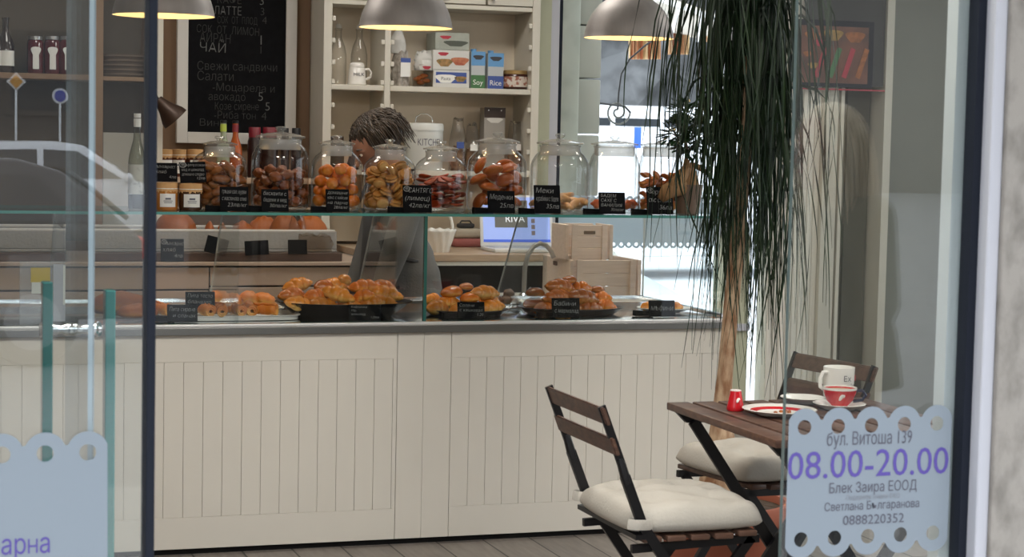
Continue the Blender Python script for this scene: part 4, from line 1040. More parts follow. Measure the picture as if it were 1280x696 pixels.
MB().tube([(.066 * math.cos(a), 0, .10 + .10 * math.sin(a)) for a in [PI * k / 14 for k in range(15)]], [.005 + .002 * (k % 2) for k in range(15)], 8).build('handle', m_porc, wb)
c = P(585, 300, Y=2.05)
tw = MB(); tw.box((0, 0, .02), (.16, .14, .04), bev=.015, seg=3); tag(tw.build('folded_towel', mat('rose_towel', (.34, .10, .09), .95, bump=.3, bscale=120), loc=(c.x, 2.08, zwk + .0006)), 'folded rose towel on the worktop behind the white basket', 'towel')
tw = MB(); tw.box((0, 0, .022), (.155, .13, .044), bev=.015, seg=3); tag(tw.build('folded_towel', mat('beige_towel', (.45, .38, .30), .95, bump=.3, bscale=120), loc=(c.x, 2.08, zwk + .0418)), 'folded beige towel on top of the rose towel', 'towel')
mb = MB(); mb.box((0, 0, .012), (.08, .04, .022), bev=.008, seg=2).tube([(-.03, 0, .02), (-.02, 0, .034), (.02, 0, .034), (.03, 0, .02)], .004, 6)
tag(mb.build('black_case', m_dark, loc=(c.x - .01, 2.06, zwk + .0870)), 'small black case lying on the folded towels', 'case')
# tap
c = P(657, 353, Y=.98)
tp = thing('tap', 'grey curved swan neck tap behind the display case', 'tap', (c.x, .98, .7905))
pt = [P(px, py, Y=.98) - Vector((c.x, .98, .7905)) for px, py in ((655, 353), (656, 335), (660, 318), (667, 308), (675, 304), (683, 307), (689, 314), (692, 322))]
pt[0].z = .004
MB().tube(pt, .010, 12).build('spout', mat('grey_tap', (.42, .41, .40), .35, .5), tp)
MB().lathe([(0, 0), (.022, 0), (.022, .012), (.014, .02), (0, .02)], (pt[0].x, 0, 0), 20).build('base', m_steel, tp)
MB().tube([(pt[0].x + .01, -.02, .03), (pt[0].x + .012, -.05, .045)], .005, 8).build('lever', m_steel, tp)
# film with scalloped edge on the back window
m_frost = bpy.data.materials.new('backlit_frosted_film'); m_frost.use_nodes = True
_nt = m_frost.node_tree; _nt.nodes.remove(_nt.nodes['Principled BSDF'])
_tl = _nt.nodes.new('ShaderNodeBsdfTranslucent'); _tl.inputs['Color'].default_value = (.27, .31, .335, 1); _df = _nt.nodes.new('ShaderNodeBsdfDiffuse'); _df.inputs['Color'].default_value = (.3, .33, .35, 1)
_ad = _nt.nodes.new('ShaderNodeAddShader'); _nt.links.new(_tl.outputs[0], _ad.inputs[0]); _nt.links.new(_df.outputs[0], _ad.inputs[1]); _nt.links.new(_ad.outputs[0], _nt.nodes['Material Output'].inputs['Surface'])
fm = MB().add(_req[('s', 'film')], T((3.20, YW + .045, P(800, 311, Y=YW).z)) @ Rm((PI / 2, 0, 0))).build('scalloped_film', m_frost, smooth=0)
md = fm.modifiers.new('thickness', 'SOLIDIFY'); md.thickness = .0008
for v in fm.data.vertices: v.co.x = min(v.co.x, wx1 - .015)
tag(fm, 'frosted film with a scalloped lower edge on the back window', 'window film')
# picture on the dark wall at right
YQ = YW - .04
fx = lambda px: P(px, 70, Y=YQ).x
pf = thing('food_picture', 'dark framed food picture high on the wall at the right', 'picture', ((fx(1000) + fx(1084)) / 2, YQ, P(1045, 104, Y=YQ).z))
pw = fx(1086) - fx(1000); ph = P(1045, 33, Y=YQ).z - pf.location.z
MB().b2((-pw / 2 - .03, 0, -.02), (pw / 2 + .03, .006, ph + .03)).build('frame', m_gasket, pf, smooth=0)
MB().b2((-pw / 2, -.002, 0), (pw / 2, 0, ph)).build('print', mat('menu_print', (.22, .075, .04), .5, col2=(.07, .03, .02), vscale=7), pf, smooth=0)
m_or = mat('orange_print', (.42, .13, .03), .5, var=.5, vscale=30); m_yel = mat('yellow_print', (.42, .24, .05), .5, var=.4, vscale=30)
for x, z, r, m in ((-.32, .82, .10, m_or), (-.2, .7, .08, m_redp), (-.02, .84, .13, m_yel), (.3, .82, .13, m_or), (-.38, .5, .06, m_or), (-.3, .3, .07, m_yel)):
    blob(pf, 'food', m, pw * x, ph * z, pw * r, ph * r * .9, y=-.003)
for k in range(4): MB().bar((pw * (-.25 + .2 * k), -.003, ph * .1), (pw * (-.12 + .2 * k), -.003, ph * .62), .002, pw * .07, up=(1, 0, 0)).build('strip', [m_redp, m_greenp, m_redp, m_or][k], pf, smooth=0)
MB().b2((-pw / 2 - .05, -.004, -.035), (pw / 2 + .12, .004, -.028)).build('red_line', m_redp, pf, smooth=0)
# ------------------------------------------------------------------ biscuit jars
YJ = .235
def jar(x0, x1, lid0, lid1, yk, ylid, ysh, label):
    """glass jar sized from its outline: body width, lid width, knob top, lid underside, shoulder"""
    cx_ = (x0 + x1) / 2; c = P(cx_, 258, Y=YJ)
    R = (P(x1, 220, Y=YJ).x - P(x0, 220, Y=YJ).x) / 2 / 1.03; rl = (P(lid1, 200, Y=YJ).x - P(lid0, 200, Y=YJ).x) / 2
    z = lambda py: P(cx_, py, Y=YJ).z - ZT
    hk, hl, hs = z(yk), z(ylid), z(ysh)
    t = thing('biscuit_jar', label, 'jar', (c.x, YJ, ZT + .0004), 0, 'lidded glass biscuit jars on the shelf')
    rn = rl * .93
    prof = [(0, 0), (R * .86, 0), (R * .97, .006), (R, .022), (R, hs * .82), (R * .985, hs * .90), (R * .93, hs * .97), (rn + (R - rn) * .45, hs + (hl - hs) * .22), (rn, hs + (hl - hs) * .48), (rn * .98, hl - .012), (rn * 1.03, hl - .004), (rn, hl)]
    MB().lathe(prof, (0, 0, 0), 40).build('glass_body', m_jar, t, smooth=60)
    MB().lathe([(0, .0015), (R * .84, .0015), (R * .88, .008), (R * .80, .012), (0, .012)], (0, 0, 0), 40).build('glass_base', m_jarbase, t, smooth=60)
    hd = hk - hl
    lidp = [(rn * .9, hl - .010), (rn * .9, hl + .001), (rl * 1.06, hl + .002), (rl * 1.08, hl + .007), (rl * 1.0, hl + hd * .22), (rl * .6, hl + hd * .42), (rl * .22, hl + hd * .5), (.010, hl + hd * .56)]
    ld = MB().lathe(lidp, (0, 0, 0), 40).build('lid', m_jarlid, t, smooth=60)
    MB().lathe([(.009, hl + hd * .52), (.011, hl + hd * .62), (.019, hl + hd * .78), (.018, hl + hd * .94), (.010, hk), (0, hk)], (0, 0, 0), 24).build('knob', m_jarlid, ld, smooth=60)
    MB().lathe([(rn * .93, hl - .040), (rn * .965, hl - .034), (rn * .965, hl - .006), (rn * .93, hl - .003)], (0, 0, 0), 40).build('seal', m_seal, t, smooth=60)
    return (c.x, R)
m_jarbase = glassmat('jar_base_glass', (.88, .89, .88), 1.6, .06)
m_jarlid = glassmat('jar_lid_glass', (.95, .95, .93), 1.6, .03, edge=(.5, .5, .48), dirt=.13)
m_seal = glassmat('jar_seal', (.9, .88, .84), 1.4, .2, dirt=.34)
JARS = [(239, 309, 253, 294, 170, 182, 196, 'leftmost glass biscuit jar, full of brown fingers'), (313, 386, 320, 377, 158, 173, 188, 'second biscuit jar from the left, with reddish brown pieces'),
        (388, 452, 398, 440, 169, 181, 198, 'biscuit jar filled with round orange biscuits'), (454, 518.5, 467, 507, 174, 186, 202, 'biscuit jar filled with beige filled biscuits in front of the dark haired person'),
        (517.5, 583, 530.5, 571, 176, 188, 204, 'biscuit jar with thin reddish biscuits'), (584, 656.5, 593, 642, 165, 179, 196, 'biscuit jar with large orange brown domed biscuits'),
        (663, 734, 672, 724, 167, 181, 198, 'biscuit jar with a few pale crescents at the bottom'), (735, 798, 737, 789, 170, 182, 200, 'nearly empty biscuit jar in front of the bright window'),
        (798, 850, 803, 848, 174, 183, 200, 'rightmost biscuit jar, with crisp orange pieces')]
JC = [jar(*j) for j in JARS]
def pack(R, r, n, seed, zmax, flat=1.0, z0=.0125):
    """drop n balls of radius r into a cylinder of radius R; returns centres"""
    rnd = random.Random(seed); out = []
    for i in range(n * 6):
        if len(out) >= n: break
        best = None
        for _ in range(26):
            a = rnd.uniform(0, 2 * PI); q = (R - r - .004) * math.sqrt(rnd.uniform(0, 1))
            x, y = q * math.cos(a), q * math.sin(a); z = z0 + r * flat
            for (X_, Y_, Z_) in out:
                d2 = (X_ - x) ** 2 + (Y_ - y) ** 2
                if d2 < (2 * r) ** 2: z = max(z, Z_ + flat * math.sqrt((2 * r) ** 2 - d2))
            sc = z - .004 * (q / R)
            if best is None or sc < best[0]: best = (sc, x, y, z)
        if best[3] + r * flat > zmax: continue
        out.append(best[1:])
    return out
def bake(name, top, bot, **k): return bread(name, srgb(*top), srgb(*bot), **k)
def fmesh(kind):
    mb = MB()
    if kind == 'finger': mb.ell((0, 0, 0), (.034, .0145, .0145), seg=18, rings=12, fn=lambda v: Vector((v.x, v.y * (1 + .12 * math.sin(v.x * 11)), v.z * (1 + .12 * math.sin(v.x * 11 + 1)))))
    elif kind == 'chunk': mb.ell((0, 0, 0), (.026, .018, .017), seg=16, rings=10, fn=lambda v: v * (1 + .18 * math.sin(v.x * 5 + 2 * v.y) * math.cos(v.z * 4)))
    elif kind == 'ball': mb.ell((0, 0, 0), (.0225, .0225, .021), seg=18, rings=12)
    elif kind == 'filled':
        mb.ell((0, 0, .006), (.024, .020, .008), seg=18, rings=10); mb.ell((0, 0, -.005), (.024, .020, .008), seg=18, rings=10); mb.ell((0, 0, 0), (.021, .0175, .007), seg=18, rings=8)
    elif kind == 'thin': mb.ell((0, 0, 0), (.027, .023, .0065), seg=18, rings=8, fn=lambda v: Vector((v.x, v.y, v.z + .9 * (v.x * v.x - .3))))
    elif kind == 'dome': mb.ell((0, 0, 0), (.0365, .035, .020), seg=22, rings=12, fn=lambda v: Vector((v.x, v.y, v.z if v.z > 0 else v.z * .55)))
    elif kind == 'crescent':
        pts = [(.030 * math.cos(a), .030 * math.sin(a) - .01, 0) for a in [-.3 + k * (PI + .6) / 12 for k in range(13)]]
        mb.tube(pts, [.006 + .0115 * math.sin(PI * (k + .5) / 13) for k in range(13)], 12)
    elif kind == 'crisp': mb.ell((0, 0, 0), (.028, .017, .009), seg=16, rings=8, fn=lambda v: Vector((v.x, v.y * (1 + .3 * math.sin(v.x * 6)), v.z + .7 * math.sin(v.x * 3) + .5 * v.y)))
    return mb
SPEC = [('finger', .0185, 52, 192, (132, 76, 30), (178, 118, 58), 'brown finger biscuit', 1), ('chunk', .020, 48, 202, (116, 58, 22), (164, 98, 48), 'reddish brown biscuit chunk', 1),
        ('ball', .0222, 38, 203, (216, 118, 26), (238, 168, 70), 'round orange biscuit', 1), ('filled', .0188, 60, 193, (186, 128, 56), (224, 180, 112), 'beige filled biscuit', .85),
        ('thin', .0205, 54, 208, (150, 56, 20), (190, 92, 44), 'thin reddish biscuit', .62), ('dome', .034, 20, 199, (160, 78, 20), (202, 124, 48), 'large orange brown domed biscuit', .7),
        ('crescent', .027, 9, 216, (214, 164, 108), (236, 200, 150), 'pale crescent biscuit', .62), ('chunk', .021, 7, 242, (186, 84, 40), (214, 128, 74), 'reddish biscuit at the bottom of the nearly empty jar', .9),
        ('crisp', .0205, 34, 200, (186, 100, 36), (224, 156, 76), 'crisp orange biscuit', .8)]
for i, ((k, r, n, ytop, tcol, bcol, lb, fl), (jx, R)) in enumerate(zip(SPEC, JC)):
    m = bake('biscuit_' + k + str(i), tcol, bcol); rnd = random.Random(40 + i)
    zmax = P(jx * 0 + 640, ytop, Y=YJ).z - ZT - (.0 if i != 0 else 0)
    zmax = P((JARS[i][0] + JARS[i][1]) / 2, ytop, Y=YJ).z - ZT
    proto = None
    for (x, y, z) in pack(R, r, n, 11 + i, zmax, fl):
        rot = (rnd.uniform(-.5, .5), rnd.uniform(-.5, .5), rnd.uniform(0, 6.28)) if k != 'thin' or z < .05 else (rnd.uniform(-.4, .4), rnd.uniform(-.4, .4), rnd.uniform(0, 6.28))
        if k in ('filled', 'dome') and rnd.random() < .5: rot = (rnd.uniform(.6, 1.3), rnd.uniform(-.4, .4), rnd.uniform(0, 6.28))
        loc = (jx + x, YJ + y, ZT + .0008 + z)
        if proto is None:
            proto = fmesh(k).build('biscuit', m, smooth=180, loc=loc, rot=rot); tag(proto, lb + ('' if 'jar' in lb else ' in its glass jar'), 'biscuit', lb + 's')
        else: dup(proto, loc, rot)

# left end of the shelf: honey jars, card on top, wine bottle
YH = .14
def hjar(px, x0, x1, y0, y1, fill, lb):
    c = P(px, y1, Y=YH); r = (P(x1, 240, Y=YH).x - P(x0, 240, Y=YH).x) / 2; h = P(px, y0, Y=YH).z - ZT
    paper_jar((c.x, YH, ZT + .0004), r, h, fill, lb, 'honey jars at the left of the shelf', 'honey_jar'); return c.x, h
hx1, hh1 = hjar(208, 194, 222, 228, 259, (.42, .16, .03), 'amber honey jar with a paper lid, left of the pair')
hx2, hh2 = hjar(238, 223.5, 252.5, 229, 259, (.05, .02, .01), 'dark preserve jar with a paper lid, right of the pair')
card(225, 258, 203, 229, YH, TAGS_TXT['o'], 'ringed chalk card with four lines standing on the dark preserve jar', tilt=-.04, lean=.3, foot=False, ring=True, zbase=ZT + hh2 + .0012)
card(192, 222, 204, 228, YH, TAGS_TXT['p'], 'dim chalk card standing on the amber honey jar', lean=.2, foot=False, zbase=ZT + hh1 + .0012)
c = P(171, 252, Y=.16); hh = P(171, 142, Y=.16).z - ZT
wbt = lathe_thing('wine_bottle', 'clear wine bottle with a pale label standing at the left of the glass shelf', 'bottle', (c.x, .16, ZT + .0006), [
    ('bottle', [(0, 0), (.027, 0), (.0295, .006), (.0295, hh * .50), (.026, hh * .58), (.014, hh * .72), (.0115, hh * .80), (.0115, hh * .93)], m_bottleglass),
    ('wine', [(0, .003), (.0275, .003), (.0285, .01), (.0285, hh * .17), (0, hh * .17)], m_winedark), ('label', [(.0299, hh * .16), (.0299, hh * .47)], mat('wine_paper', (.55, .55, .50), .6, col2=(.30, .30, .27), vscale=30, thr=(.36, .46))),
    ('capsule', [(.0122, hh * .86), (.0126, hh * .945), (.0122, hh * .947)], m_paper), ('stopper', [(.012, hh * .955), (.0122, hh), (0, hh)], m_paper)])

# ------------------------------------------------------------------ pastries on the counter
m_bun = bake('bun_crust', (196, 102, 22), (250, 188, 88), rough=.22)
m_bun2 = bake('dark_bun_crust', (160, 84, 28), (232, 164, 84), rough=.22)
m_bun3 = bake('golden_bun_crust', (214, 128, 36), (254, 218, 132), rough=.22)
m_roll = bake('flaky_roll', (204, 116, 34), (248, 196, 100), rough=.5)
def kifla(L=.12, r=.030, turns=3.2, bend=.6):
    """rolled crescent bun: fat middle, tapered ends, wrap ridges"""
    mb = MB(); n = 44; seg = 20; rings = []
    for i in range(n + 1):
        t = i / n; a = (t - .5) * bend * 2; x = L / 2 * math.sin(a) / math.sin(bend); y = -L * .35 * (math.cos(a) - math.cos(bend)) 
        rr = r * (max(1e-3, math.sin(PI * min(max(t, .03), .97))) ** .62)
        ring = []
        for k in range(seg):
            th = 2 * PI * k / seg
            ph = (t * turns + .12 * math.cos(th)) % 1
            q = rr * (.74 + .30 * math.sqrt(max(0, 1 - (2 * ph - 1) ** 2)))
            z = q * math.sin(th); z = z if z > 0 else z * .72
            ring.append(mb.bm.verts.new((x + q * math.cos(th) * math.sin(a) * .4, y + q * math.cos(th), z)))
        rings.append(ring)
    for a, b in zip(rings[:-1], rings[1:]):
        for k in range(seg): mb.bm.faces.new((a[k], a[(k + 1) % seg], b[(k + 1) % seg], b[k]))
    mb.bm.faces.new(rings[0][::-1]); mb.bm.faces.new(rings[-1])
    return mb
def roundbun(r=.045):
    return MB().ell((0, 0, 0), (r, r * .92, r * .62), seg=22, rings=14, fn=lambda v: Vector((v.x, v.y, v.z if v.z > 0 else v.z * .6)) * (1 + .03 * math.sin(5 * v.x)))
def platter(name, label, px0, px1, Y, d, h, m, rim=.012, rect=False, base=.82):
    a = P(px0, 395, Y=Y); b = P(px1, 395, Y=Y); w = b.x - a.x
    mb = MB(); n = 56; e = .42 if rect else 1
    def sup(a_): cA, sA = math.cos(a_), math.sin(a_); return (math.copysign(abs(cA) ** e, cA), math.copysign(abs(sA) ** e, sA))
    rows = []
    for s, z in ((base * .98, 0), (base, .0), (.97, h), (1.0, h + .001), (1.0, h + .004), (.96, h + .004), (base * .98, .005)):
        rows.append([mb.bm.verts.new((w / 2 * s * sup(2 * PI * k / n)[0], d / 2 * s * sup(2 * PI * k / n)[1], z)) for k in range(n)])
    for p, q in zip(rows[:-1], rows[1:]):
        for k in range(n): mb.bm.faces.new((p[k], p[(k + 1) % n], q[(k + 1) % n], q[k]))
    mb.bm.faces.new(rows[0][::-1]); mb.bm.faces.new(rows[-1])
    o = mb.build(name, m, smooth=40, loc=((a.x + b.x) / 2, Y, ZCN)); return tag(o, label, 'tray' if rect else 'platter')
m_platb = mat('black_platter', (.010, .010, .011), .22); m_platd = mat('dark_platter', (.035, .025, .02), .35)
platter('serving_platter', 'wide black oval platter heaped with crescent buns', 344, 514, .24, .34, .05, m_platb, base=.70)
platter('serving_plate', 'dark plate of buns right of the glass joint', 529, 634, .24, .26, .018, m_platd)
platter('serving_platter', 'dark platter under the tall bun pile at the right', 648, 777, .25, .30, .022, m_platd)
platter('serving_plate', 'small white plate with a few pastries at the right end', 797, 862, .26, .17, .014, m_porc, base=.6)
platter('baking_tray', 'shallow white tray of rolled pastries at the left', 196, 372, .20, .22, .013, m_porc, rect=True, base=.97)
platter('baking_tray', 'white tray behind with crusty rolls', 186, 352, .46, .22, .013, m_porc, rect=True, base=.97)
platter('baking_tray', 'grey tray with small dark cakes behind the bun plates', 585, 652, .55, .16, .012, m_steel, rect=True, base=.95)
K1 = kifla().build('crescent_bun', m_bun, smooth=180); K2 = kifla(.13, .034, 3.6, .35).build('crescent_bun', m_bun, smooth=180)
K3 = roundbun().build('bun', m_bun2, smooth=180); K4 = kifla(.10, .036, 2.4, .3).build('bun', m_bun3, smooth=180)
bpy.data.objects.remove(K1)
protos = {'b': K2, 'c': K3, 'd': K4}; used = set()
def bun(kind, px, py, Y, rz, sc, label, group, m=None, tiltx=0, tilty=0):
    c = P(px, py, Y=Y); o = protos[kind]
    if kind in used: o = dup(o)
    used.add(kind)
    o.location = c; o.rotation_euler = (tiltx, tilty, rz); o.scale = (sc,) * 3
    if m:
        for s in o.material_slots: s.link = 'OBJECT'
        o.material_slots[0].material = m
    tag(o, label, 'bun', group); return o
G1 = 'crescent buns on the black platter'; L1_ = 'golden crescent bun in the heap on the black platter'
for a in (('b', 374, 387, .17, .3, .92), ('b', 404, 389, .13, .1, 1.0), ('d', 436, 387, .12, -.3, .85), ('b', 468, 385, .15, .15, .95), ('d', 492, 387, .17, -.5, .85),
          ('b', 365, 376, .25, .5, .95), ('d', 395, 378, .22, .2, .95), ('b', 422, 375, .17, -.55, 1.0), ('d', 455, 377, .16, -.4, .8), ('b', 482, 374, .22, -.3, 1.0),
          ('b', 372, 363, .30, .2, .9), ('d', 405, 366, .27, .6, .9), ('b', 420, 363, .30, .1, .85), ('b', 455, 365, .24, -.1, .9), ('b', 477, 366, .30, .4, .95), ('d', 430, 357, .30, 1.0, .7)):
    a = (a[0], min(a[1], 484), a[2] - 6, max(a[3], .18), *a[4:])
    bun(*a, L1_, G1, m_bun if a[1] % 2 else m_bun3, tilty=random.uniform(-.2, .3))
G2 = 'buns on the dark plate right of the glass joint'; L2_ = 'shiny bun on the dark plate right of the glass joint'
for a in (('d', 547, 386, .20, .3, .95), ('d', 575, 389, .16, -.2, .85), ('b', 614, 385, .20, .35, .95), ('c', 590, 384, .26, 0, .85), ('d', 541, 375, .30, .3, .75), ('d', 561, 378, .24, 0, .85), ('c', 588, 373, .22, .3, .9),
          ('d', 611, 376, .30, .2, .8), ('c', 565, 366, .24, .2, .95), ('b', 606, 367, .22, .25, .95), ('c', 583, 359, .25, .1, .62)):
    bun(*a, L2_, G2, m_bun3 if a[0] in 'bd' else m_bun, tilty=random.uniform(-.15, .15))
G3 = 'buns in the tall pile on the right platter'; L3_ = 'brown bun in the tall pile on the right platter'
for a in (('d', 681, 387, .20, .2, .95), ('c', 668, 380, .28, .5, 1.0), ('d', 705, 389, .15, 0, .9), ('b', 733, 386, .18, -.2, .95), ('d', 757, 384, .22, -.5, .9), ('c', 716, 382, .28, 0, .9),
          ('b', 697, 372, .20, .2, 1.0), ('b', 728, 373, .19, .1, 1.05), ('d', 752, 374, .25, -.9, .85), ('c', 669, 367, .26, .5, .85), ('d', 712, 372, .30, .3, .9),
          ('b', 700, 360, .24, .3, 1.05), ('d', 726, 361, .27, -.3, .85), ('c', 747, 363, .28, .2, .68), ('c', 711, 351, .27, 0, .72)):
    bun(*a, L3_, G3, m_bun2 if a[0] in 'bc' else m_bun, tilty=random.uniform(-.2, .2))
for i, a in enumerate((('d', 809, 384, .25, .4, .62), ('d', 826, 383, .28, 0, .62), ('d', 844, 384, .25, -.4, .62))):
    bun(*a, 'small orange pastry on the little white plate', 'pastries on the little white plate', m_bun3)
# rolled pastries, crusty rolls, small cakes
def rolled():
    mb = MB(); n = 40
    pts = [((.010 + .014 * k / n) * math.cos(k / n * 4.4 * PI), 0, (.010 + .014 * k / n) * math.sin(k / n * 4.4 * PI)) for k in range(n + 1)]
    rows = [[mb.bm.verts.new((x * (1 - .12 * abs(s)), s * .042, z * (1 - .1 * abs(s)) + .003 * math.sin(7 * s + x * 90))) for x, _, z in pts] for s in (-1, -.6, -.2, .2, .6, 1)]
    for a, b in zip(rows[:-1], rows[1:]):
        for k in range(n): mb.bm.faces.new((a[k], a[k + 1], b[k + 1], b[k]))
    return mb
rp = rolled().build('rolled_pastry', m_roll, smooth=60); md = rp.modifiers.new('thickness', 'SOLIDIFY'); md.thickness = .006
tag(rp, 'flaky rolled pastry in the white tray at the left', 'pastry', 'rolled pastries in the left tray')
first = True
for px, py, Y, rz in ((206, 394, .18, .3), (258, 393, .14, .2), (277, 393, .13, -.15), (296, 392, .14, .25), (314, 392, .14, -.1), (332, 393, .15, .9), (268, 386, .22, .5), (290, 386, .22, .1), (309, 385, .22, -.3), (250, 386, .24, .2), (197, 386, .24, .2)):
    c = P(px, py, Y=Y); o = rp if first else dup(rp); first = False
    o.location = (c.x, Y, ZCN + .034); o.rotation_euler = (0, random.uniform(-1, 1), rz)
for px, py, w, h, lb in ((276, 377, .10, .07, 'brown flaky roll standing behind the upper price card'), (311, 378, .075, .07, 'round seeded roll on the rear tray'), (331, 379, .09, .06, 'crusty pointed roll at the right of the rear tray'), (292, 378, .07, .06, 'crusty roll between the flaky roll and the seeded roll')):
    c = P(px, py, Y=.46); o = loafmesh(MB(), (0, 0, 0), (w / 2, .045, h / 2), (0, .15, 0), 4).build('crusty_roll', m_roll, smooth=180, loc=(c.x, .46, ZCN + .018 + h * .3), rot=(0, .2, random.uniform(-.4, .4))); tag(o, lb, 'bread')
cake = MB().ell((0, 0, 0), (.024, .022, .02), seg=16, rings=10, fn=lambda v: v * (1 + .06 * math.sin(6 * v.x + 4 * v.y))).build('small_cake', bake('dark_cake', (92, 60, 40), (180, 140, 96)), smooth=180)
tag(cake, 'small dark cake on the grey tray behind the bun plates', 'cake', 'small cakes on the grey rear tray')
first = True
for k, (px, dy) in enumerate(((632, 0), (642, .0), (636, .04), (645, .045), (624, .03), (638, .02))):
    o = cake if first else dup(cake); first = False
    o.location = (P(px, 375, Y=.50).x, .50 + dy, ZCN + .025 + (.026 if k == 5 else 0)); o.rotation_euler = (0, 0, k)
# loaf cakes at the far left, seen through the shop glass
for px, py, w, lb in ((150, 352, .22, 'brown loaf cake behind the shop glass at the left'), (172, 366, .14, 'smaller brown loaf beside the loaf cake at the left')):
    c = P(px, 390, Y=.3 if w > .2 else .16)
    o = loafmesh(MB(), (0, 0, 0), (w / 2, .05, .055 if w > .2 else .035), (0, 0, 0), 3).build('loaf_cake', m_loaf, smooth=180, loc=(c.x, c.y, ZCN + (.032 if w > .2 else .022))); tag(o, lb, 'cake')
# leaflet stand at the far left of the counter
c = P(88, 425, Y=.05)
ls = thing('leaflet_holder', 'clear leaflet holder with white sheets behind the left shop glass', 'leaflet holder', (c.x - .01, .035, ZCN))
q = lambda px: P(px, 380, Y=.05).x - ls.location.x
qz = lambda py: P(90, py, Y=.05).z - ZCN
MB().b2((q(24), 0, 0), (q(116), .003, qz(326)), bev=.001).build('clear_back', glassmat('acrylic', (.92, .93, .95), 1.5, .05, dirt=.12), ls, smooth=0)
MB().b2((q(24), -.05, 0), (q(116), 0, .003)).build('clear_foot', m_vglass, ls, smooth=0)
MB().b2((q(66), -.004, .01), (q(115), -.001, qz(330))).build('sheet', mat('lilac_sheet', (.50, .50, .56), .7), ls, smooth=0)
MB().b2((q(38), -.003, qz(352)), (q(62), -.001, qz(334))).build('yellow_label', mat('yellow_label', (.60, .42, .04), .6), ls, smooth=0)
MB().b2((q(39), -.002, qz(366)), (q(61), -.001, qz(352))).build('paper_note', m_paper, ls, smooth=0)
ip = MB([m_paper, mat('dark_photo', (.05, .05, .06), .3, col2=(.22, .22, .24), vscale=40)])
ip.b2((q(78), -.0062, qz(380)), (q(102), -.0045, qz(331))); ip.m(1).b2((q(82), -.0066, qz(369)), (q(98.5), -.0060, qz(338)))
ip.build('instant_photo', None, ls, smooth=0)

# ------------------------------------------------------------------ pendant lamps
def pendant(px, py, Y, label, R=.172):
    c = P(px, py, Y=Y)
    t = thing('pendant_lamp', label, 'lamp', c, 0, 'dome pendant lamps over the counter')
    out = [(R * 1.01, 0), (R, .003), (R * .985, .02), (R * .93, .055), (R * .82, .095), (R * .66, .128), (R * .46, .152), (R * .28, .165), (.045, .172), (.040, .20), (.030, .235), (.012, .245), (0, .245)]
    inn = [(R * .99, .0005), (R * .965, .02), (R * .91, .052), (R * .80, .090), (R * .64, .122), (R * .44, .146), (.03, .158), (0, .159)]
    MB().lathe(out, (0, 0, 0), 56).build('shade', m_shade, t, smooth=60)
    MB().lathe(inn, (0, 0, 0), 56).build('reflector', m_shadein, t, smooth=60)
    MB().ell((0, 0, .075), (.032, .032, .040), seg=20, rings=14).build('bulb', m_bulb, t)
    MB().lathe([(0, .158), (.018, .158), (.018, .108), (.012, .10), (0, .10)], (0, 0, 0), 20).build('socket', m_porc, t)
    MB().tube([(0, 0, .24), (0, 0, ZC - c.z)], .004, 8).build('cord', m_dark, t)
    l = bpy.data.lights.new('lamp_light', 'POINT'); l.energy = 2.4; l.color = (1, .74, .42); l.shadow_soft_size = .035
    lo = bpy.data.objects.new('lamp_light', l); COL.objects.link(lo); lo.parent = t; lo.location = (0, 0, .028)
pendant(204.5, 20, .36, 'left dome pendant lamp, half hidden by the dark door edge', .178)
pendant(507, 35, .36, 'middle dome pendant lamp in front of the shelf unit')
pendant(786, 48, .36, 'right dome pendant lamp in front of the window')

